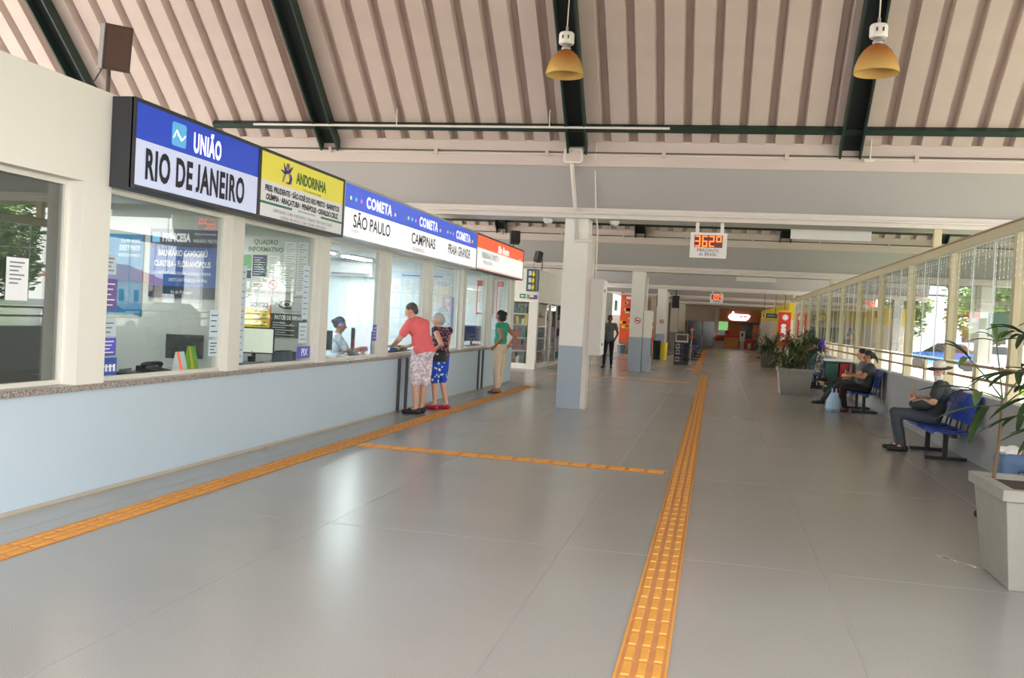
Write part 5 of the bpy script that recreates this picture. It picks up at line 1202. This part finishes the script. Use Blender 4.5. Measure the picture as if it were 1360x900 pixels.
    if pants:
        c = MB(); pelvis(c, .013)
        for a in ('L','R'):
            cap_(c, J['hip'+a], (.100*w)*s, J['hip'+a].lerp(J['kn'+a], min(1, pant_len*2)), (.062+.018*min(1,1.2-pant_len)+loose)*s)
            if pant_len > .5:
                en = J['kn'+a].lerp(J['an'+a], (pant_len-.5)*2); cap_(c, J['kn'+a], (.066+loose)*s, en, (.048+loose*.8)*s)
                if cuff: c.ell(en, (.05*s,.05*s,.04*s))
        o = remesh(c, .013*s, 4); o.materials.append(pants); link('trousers', o, root)
    if shoes:
        for a in ('L','R'):
            c = MB(); fd = (J['toe'+a]-J['an'+a]); fd.z = 0; fd.normalize(); hl = Vector((J['an'+a].x, J['an'+a].y, J['toe'+a].z+.005*s))-fd*.035*s
            if sandal:
                k = fd.cross(Vector((0,0,1)))
                sole = MB().tube([hl-fd*.02*s+Vector((0,0,-.02*s)), hl.lerp(J['toe'+a],.5)+Vector((0,0,-.024*s)), J['toe'+a]+fd*.03*s+Vector((0,0,-.02*s))], [.034*s,.036*s,.034*s], 10)
                sole.v = [(p[0],p[1],max(0.0,min(p[2],.022*s))) for p in sole.v]; so = sole.build('sandal', shoes, root)
                mid = hl.lerp(J['toe'+a], .72); MB().tube([mid-k*.04*s, mid+Vector((0,0,.034*s))-k*.02*s, mid+Vector((0,0,.034*s))+k*.02*s, mid+k*.04*s], .009*s, 6).build('strap', shoes, so)
            else:
                cap_(c, hl, .042*s, J['toe'+a]+fd*.01*s, .036*s); cap_(c, hl+Vector((0,0,.02*s)), .042*s, hl.lerp(J['toe'+a],.5)+Vector((0,0,.012*s)), .042*s)
                o = remesh(c, .012*s, 3)
                for v in o.vertices: v.co.z = max(v.co.z, 0.002)
                o.materials.append(shoes); link('shoe', o, root)
    if hair:
        c = MB()
        c.ell(P(0,-.02,.04), (.080*s,.096*s,.092*s), RH); 
        if hairstyle == 'bob':
            for x in (-1,1): c.ell(P(.058*x,-.03,-.03), (.036*s,.06*s,.085*s), RH)
            c.ell(P(0,-.075,-.02), (.075*s,.05*s,.10*s), RH); c.ell(P(0,-.11,.03), (.05*s,.05*s,.05*s), RH)
        elif hairstyle == 'tail':
            c.ell(P(0,-.05,.0), (.072*s,.06*s,.07*s), RH); cap_(c, P(0,-.11,.04), .03*s, P(0,-.15,-.08), .026*s); cap_(c, P(0,-.15,-.08), .026*s, P(0,-.14,-.18), .012*s)
        elif hairstyle == 'bun':
            c.ell(P(0,-.05,.0), (.072*s,.06*s,.07*s), RH); c.ell(P(0,-.115,.03), (.036*s,.036*s,.036*s), RH)
        elif hairstyle == 'curly':
            c.ell(P(0,-.06,.0), (.080*s,.07*s,.09*s), RH)
            for x in (-1,1): c.ell(P(.06*x,-.02,-.01), (.028*s,.05*s,.06*s), RH)
        else: c.ell(P(0,-.055,.0), (.070*s,.055*s,.075*s), RH)
        o = remesh(c, .010*s, 3)
        # trim the fringe so the face stays clear
        bm = bmesh.new(); bm.from_mesh(o)
        kill = [v for v in bm.verts if (v.co-H).dot(hf)/s > .045 and (v.co-H).dot(hu)/s < .062]
        bmesh.ops.delete(bm, geom=kill, context='VERTS'); bm.to_mesh(o); bm.free()
        o.materials.append(hair); link('hair', o, root)
    rz = math.atan2(-facing[0], facing[1])
    root.location = loc; root.rotation_euler = (0,0,rz)
    root['_P'] = 0; del root['_P']
    root_fn = dict(P=P, J=J, RT=RT, RH=RH, s=s, up=up, fwd=fwd, rt=rt_)
    return root, root_fn
def pp(base, **k): d = dict(base); d.update(k); return d
def child_mesh(mb, name, m, root, smooth=False):      # meshes in the person's own frame
    return link(name, mb.mesh(name, m, (0,0,0), smooth), root)
M_coral = mat('cloth_coral', (240,112,116), rough=0.85, var=0.06, scale=14); M_short = spot_mat('cloth_checked_shorts', (206,186,196), (238,232,236), 22, 0.9)
M_floral = spot_mat('cloth_floral', (44,40,62), (196,120,120), 26, 0.9, lo=.55, hi=.6); M_bluepat = spot_mat('cloth_blue_pattern', (244,246,250), (38,84,196), 14, 0.85, 'voronoi', .25, .32)
M_greent = mat('cloth_green', (30,160,126), rough=0.8, var=0.05); M_beige = mat('cloth_beige', (226,204,176), rough=0.9, var=0.06, scale=12)
M_gtee = mat('cloth_grey', (112,116,118), rough=0.9, var=0.06); M_dkjean = mat('denim_dark', (38,44,60), rough=0.9, var=0.12, scale=20); M_jean = mat('denim_blue', (98,126,160), rough=0.9, var=0.15, scale=12)
M_charc = mat('cloth_charcoal', (58,62,64), rough=0.9, var=0.08); M_blackc = mat('cloth_black', (28,28,32), rough=0.9, var=0.1); M_whiteb = spot_mat('cloth_white_blouse', (196,208,222), (244,246,250), 12, 0.85)
M_shoeb = mat('shoe_black', (34,34,38), rough=0.6, var=0.05); M_shoer = mat('shoe_red', (196,40,72), rough=0.6, var=0.05); M_shoebr = mat('shoe_brown', (84,48,40), rough=0.6, var=0.05); M_oldjean = mat('denim_grey', (76,84,92), rough=0.9, var=0.12, scale=14); M_redshirt = mat('cloth_red', (196,52,44), rough=0.85, var=0.05)
# --- man in coral shirt leaning on the worktop
r, F = person('person in a coral shirt and pale patterned shorts leaning on the worktop', (-4.42,14.1,0), (-.90,.44), pp(STAND, pelvis=(0,-.04,.94), waist=(0,.02,1.09), chest=(0,.10,1.27), neck=(0,.17,1.40), head=(-.03,.24,1.525), look=(-.55,.9,-.45),
   shR=(.165,.13,1.345), shL=(-.165,.13,1.345), elL=(-.28,.22,1.10), wrL=(-.22,.42,.985), elR=(.25,.24,1.10), wrR=(.10,.40,.985), anL=(-.11,-.03,.085), anR=(.10,.06,.085), toeL=(-.20,.12,.03), toeR=(.02,.22,.03)),
   s=1.04, w=1.16, skin=M_skinl, shirt=M_coral, sleeve=.62, shirt_hem=.05, pants=M_short, pant_len=.52, loose=.022, shoes=M_shoeb, hair=M_haird, curl=.5, grip={'L':((-.1,1,-.15),(0,-.1,-1)),'R':((-.3,1,-.1),(0,-.1,-1))})
# --- woman with grey hair beside him
r, F = person('person with grey hair, dark floral top and blue patterned shorts, hand on hip', (-4.38,14.98,0), (-.88,.47), pp(STAND, chest=(0,.03,1.27), neck=(0,.04,1.42), head=(-.02,.09,1.56), look=(-.75,.8,-.2), elL=(-.25,-.25,1.15), wrL=(-.185,-.03,1.04), elR=(.26,.1,1.13), wrR=(.16,.30,1.04), anR=(.11,-.10,.085), toeR=(.10,.07,.03)),
   s=.935, w=1.08, skin=M_skinl, shirt=M_floral, sleeve=.06, shirt_hem=.03, pants=M_bluepat, pant_len=.46, loose=.012, shoes=M_shoer, hair=M_hairg, hairstyle='curly', grip={'L':((.3,.7,-.5),(.8,0,-.2))})
t = thing('handbag', 'black handbag hanging at the hip of the grey haired person', 'handbag', (-4.36,14.74,.80))
MB().hexa([(-4.52,14.71,.80),(-4.20,14.73,.80),(-4.20,14.79,.80),(-4.52,14.77,.80)], [(-4.50,14.72,.97),(-4.22,14.74,.97),(-4.22,14.78,.97),(-4.50,14.76,.97)]).build('body', M_black, t, bevel=0.012)
MB().tube([(-4.45,14.76,.96),(-4.42,14.76,1.10),(-4.40,14.80,1.30)], 0.008, 6).build('strap', M_black, t); MB().box(-4.38,-4.34,14.708,14.722,.90,.93).build('clasp', M_alum, t)
# --- woman in green top
r, F = person('person in a green sleeveless top and beige trousers at the farthest ticket window', (-4.27,18.95,0), (-.97,.22), pp(STAND, elL=(-.24,-.13,1.14), wrL=(-.19,.05,.96), elR=(.22,-.22,1.16), wrR=(.10,-.15,1.0), look=(-.05,1,-.22), head=(0,.04,1.575), anL=(-.09,.0,.085), anR=(.09,.05,.085), toeR=(.11,.21,.03)),
   s=1.0, w=1.04, skin=M_skinm, shirt=M_greent, sleeve=.10, shirt_hem=-.03, pants=M_beige, pant_len=.93, loose=.012, cuff=True, shoes=M_shoeb, sandal=True, hair=M_hairb, hairstyle='bob', curl=.8)
# --- walking man
r, F = person('person in a grey T-shirt and dark trousers walking past the nearest column', (-3.5,32.3,0), (.06,-1), pp(STAND, elR=(.27,-.10,1.12), wrR=(.20,.03,.93), elL=(-.27,-.10,1.12), wrL=(-.20,.03,.93), anR=(.12,.10,.085), toeR=(.17,.27,.03), knR=(.11,.08,.49), anL=(-.10,-.12,.095), toeL=(-.12,.05,.03)),
   s=1.06, w=1.0, skin=M_skind, shirt=M_gtee, sleeve=.55, shirt_hem=.06, pants=M_dkjean, pant_len=.98, shoes=M_shoeb, hair=M_hairb)
# --- clerk
CL = pp(SIT, elR=(.24,.10,.76), wrR=(.16,.30,.80), elL=(-.24,.10,.76), wrL=(-.12,.30,.80), look=(0,1,-.2))
CL = {k: ((v[0],v[1],v[2]+.14) if k not in ('look','anR','anL','toeR','toeL') else v) for k, v in CL.items()}
r, F = person('person in a white blouse with dark pinned up hair seated behind the ticket window', (-5.72,13.95,0), (.86,.5), CL, s=1.0, w=.98, skin=M_skinm, shirt=M_whiteb, sleeve=.7, pants=M_dkjean, pant_len=.98, shoes=M_shoeb, hair=M_hairb, hairstyle='bun')
# --- hatted old man
M_hatb = mat('hat_brown', (64,58,52), rough=0.85, var=0.1); M_hatw = mat('hat_crown_white', (226,222,212), rough=0.85, var=0.06)
r, F = person('person with a white beard and dark brimmed hat sitting on the blue bench', (3.02,14.05,0), (-.985,.17), pp(SIT, waist=(0,-.05,.66), chest=(0,-.10,.86), neck=(0,-.10,1.02), head=(-.02,-.06,1.16), look=(-.9,.75,-.2), elR=(.26,.0,.76), wrR=(.14,.22,.78), elL=(-.28,.0,.74), wrL=(-.14,.22,.74), knR=(.10,.50,.54), knL=(-.12,.47,.54), anR=(.09,.42,.09), anL=(-.12,.36,.09), toeR=(.12,.59,.03), toeL=(-.14,.53,.03)),
   s=.98, w=1.08, skin=M_skinl, shirt=M_charc, sleeve=.7, shirt_hem=.02, pants=M_oldjean, pant_len=.98, loose=.006, shoes=M_shoeb, hair=M_beard, curl=1.0)
P = F['P']; s_ = F['s']
hb = MB(); H0 = P(0,-.01,.06)
q = F['RH']
def disc(mb, prof, c, q):
    k = MB().lathe(prof, (0,0,0), 22); k.v = [tuple((q @ Vector(p))+c) for p in k.v]; mb.add(k.v, k.f)
disc(hb, [(.085,.0),(.165,-.012),(.17,-.004),(.09,.012),(.085,.03)], H0, q); child_mesh(hb, 'hat_brim', M_hatb, r, True)
hb = MB(); disc(hb, [(.092,.0),(.09,.05),(.075,.085),(.03,.10)], H0, q); child_mesh(hb, 'hat_crown', M_hatw, r, True)
c = MB(); c.ell(P(0,.055,-.085), (.052*s_,.045*s_,.055*s_), q); c.ell(P(-.045,.03,-.055), (.022*s_,.04*s_,.05*s_), q); c.ell(P(.045,.03,-.055), (.022*s_,.04*s_,.05*s_), q); c.ell(P(0,.09,-.048), (.034*s_,.014*s_,.012*s_), q)
o = remesh(c, .009, 2); o.materials.append(M_beard); link('beard', o, r)
t = thing('shoulder_bag', 'grey shoulder bag on the lap of the bearded person in the hat', 'bag', (2.85,13.95,.60))
c = MB().ell((2.86,13.97,.675), (.17,.21,.085), None, 16, 10); o = remesh(c, .02, 3); o.transform(Matrix.Translation((-2.85,-13.95,-.60))); o.materials.append(M_charc); link('body', o, t)
MB().tube([(2.70,13.82,.72),(2.86,13.80,.77),(3.02,13.82,.74)], 0.012, 6).build('zip', M_alum, t)
MB().tube([(2.98,13.86,.74),(3.06,13.9,.86),(3.02,14.0,.98)], 0.012, 6).build('strap', M_blackc, t)
# --- couple
r, F = person('person with a ponytail in a dark top reading a phone on the blue bench', (3.06,20.28,0), (-1,.02), pp(SIT, elR=(.22,.08,.74), wrR=(.07,.30,.80), elL=(-.22,.08,.74), wrL=(-.06,.28,.78), look=(0,1,-.35), anL=(-.08,.40,.09), toeL=(-.08,.57,.03), anR=(.06,.36,.09), toeR=(.06,.53,.03)),
   s=.98, w=1.0, skin=M_skinm, shirt=M_charc, sleeve=.5, shirt_hem=.02, pants=M_blackc, pant_len=.98, shoes=M_shoebr, hair=M_hairb, hairstyle='tail', curl=1.1, grip={'R':((-.5,.8,.2),(-.3,.3,.9)),'L':((.5,.8,.2),(.3,.3,.9))})
t = thing('smartphone', 'black phone held by the person with the ponytail', 'phone', (2.68,20.28,.83))
MB().hexa([(2.70,20.25,.82),(2.71,20.25,.82),(2.71,20.33,.82),(2.70,20.33,.82)], [(2.645,20.25,.95),(2.655,20.25,.95),(2.655,20.33,.95),(2.645,20.33,.95)]).build('body', M_black, t); MB().hexa([(2.712,20.255,.83),(2.713,20.255,.83),(2.713,20.325,.83),(2.712,20.325,.83)], [(2.658,20.255,.945),(2.659,20.255,.945),(2.659,20.325,.945),(2.658,20.325,.945)]).build('screen', M_navy, t)
r, F = person('person with short dark hair in a grey T-shirt stretching a leg on the blue bench', (3.02,20.86,0), (-1,.0), pp(SIT, look=(.1,1,-.15), knL=(-.10,.42,.55), anL=(-.06,.74,.16), toeL=(-.05,.90,.12), knR=(.12,.45,.60), anR=(-.02,.70,.52), toeR=(-.06,.84,.60), elL=(-.24,.05,.74), wrL=(-.05,.26,.72)),
   s=1.0, w=1.06, skin=M_skinl, shirt=M_gtee, sleeve=.5, shirt_hem=.02, pants=mat('denim_grey_dark', (70,74,80), rough=0.9, var=0.1, scale=14), pant_len=.98, shoes=M_shoeb, hair=M_hairb)
t = thing('carrier_bag', 'pale blue plastic carrier bag on the floor by the couple', 'bag', (2.46,20.22,0))
M_plas = mat('plastic_pale_blue', (176,208,236), rough=0.3, var=0.15, scale=10)
rnd = random.Random(4); m = MB(); ringN = 16; prof = [(.11,0),(.15,.06),(.14,.2),(.10,.32),(.07,.38)]
for rr, z in prof:
    for k in range(ringN):
        a = 2*pi*k/ringN; j = rr*(1+rnd.uniform(-.14,.14)); m.v.append((2.46+j*cos(a), 20.22+j*1.1*sin(a), z))
m.f = [(i*ringN+k, i*ringN+(k+1) % ringN, (i+1)*ringN+(k+1) % ringN, (i+1)*ringN+k) for i in range(len(prof)-1) for k in range(ringN)]+[tuple(range(ringN-1,-1,-1))]
m.mi = [0]*len(m.f); m.build('body', M_plas, t)
for dx in (-.04,.04): MB().tube([(2.46+dx,20.16,.37),(2.46+dx,20.18,.46),(2.46+dx,20.27,.46),(2.46+dx,20.28,.37)], 0.01, 6).build('handle', M_plas, t)
# --- man with cap and backpack
r, F = person('person in a dark cap and jeans standing by the glazed wall behind the plants', (2.98,30.2,0), (-.98,-.2), pp(STAND, look=(0,1,-.2), head=(0,.05,1.575), elR=(.22,.06,1.14), wrR=(.12,.24,1.06), elL=(-.24,.04,1.14), wrL=(-.15,.22,1.05)), s=.98, w=1.0, skin=M_skinm, shirt=M_blackc, sleeve=.5, shirt_hem=.06, pants=M_jean, pant_len=.98, shoes=M_shoeb, hair=M_hairb)
P = F['P']; c = MB(); c.ell(P(0,-.01,.055), (.084,.10,.075), F['RH']); cap_(c, P(-.04,.10,.055), .016, P(.04,.10,.055), .016); cap_(c, P(-.03,.14,.045), .012, P(.03,.14,.045), .012); c.ell(P(0,.11,.052), (.06,.06,.014), F['RH'])
o = remesh(c, .010, 2); bm = bmesh.new(); bm.from_mesh(o); bm.to_mesh(o); bm.free(); o.materials.append(M_navyp); link('cap', o, r)
t = thing('backpack', 'violet and red backpack worn by the person in the dark cap', 'backpack', (3.20,30.25,1.0))
M_bp = mat('backpack_violet', (90,76,190), rough=0.7, var=0.1); MB().box(3.12,3.30,30.08,30.40,1.0,1.40).build('body', M_bp, t, bevel=0.05); MB().box(3.29,3.34,30.12,30.36,1.03,1.22).build('pocket', M_redpl, t, bevel=0.02)
MB().tube([(3.13,30.12,1.37),(3.02,30.10,1.40),(2.90,30.12,1.25),(3.10,30.12,1.06)], 0.018, 6).build('strap', M_black, t)
# --- person in jeans behind the near planter
r, F = person('person in pale blue jeans sitting behind the near planter', (3.04,9.15,0), (-1,.0), pp(SIT, knR=(.12,.44,.55), knL=(-.14,.44,.55), wrR=(.05,.25,.64), wrL=(-.05,.25,.64)), s=1.0, w=1.08, skin=M_skinm, shirt=M_redshirt, sleeve=.5, shirt_hem=.02, pants=M_jean, pant_len=.98, loose=.008, shoes=M_shoeb, hair=M_hairb)
t = thing('white_cloth', 'crumpled white cloth on the lap of the person in pale blue jeans', 'cloth', (2.70,9.15,.62))
c = MB(); rnd = random.Random(8)
for i in range(9): c.ell((2.66+rnd.uniform(-.08,.08), 9.15+rnd.uniform(-.07,.07), .625+rnd.uniform(-.015,.03)), (rnd.uniform(.04,.07),rnd.uniform(.04,.07),.035))
o = remesh(c, .014, 2); o.transform(Matrix.Translation((-2.70,-9.15,-.62))); o.materials.append(M_paper); link('folds', o, t)
# --- far figures
bench('blue tandem bench hidden behind the bushy planters', 3.06, 35.2, 3, (35.6, 36.5))
r, F = person('person in a red top sitting behind the bushy plants', (3.0,36.05,0), (-1,-.1), pp(SIT), s=1.0, w=1.05, skin=M_skinl, shirt=M_redshirt, sleeve=.5, pants=M_dkjean, pant_len=.98, shoes=M_shoeb, hair=M_hairg, vox=.016)
r, F = person('person in a red shirt serving behind the far cafe counter', (1.05,74.55,0), (.3,-1), pp(STAND), s=.93, skin=M_skinm, shirt=M_redshirt, sleeve=.6, pants=M_dkjean, pant_len=.98, shoes=M_shoeb, hair=M_hairb, vox=.018)
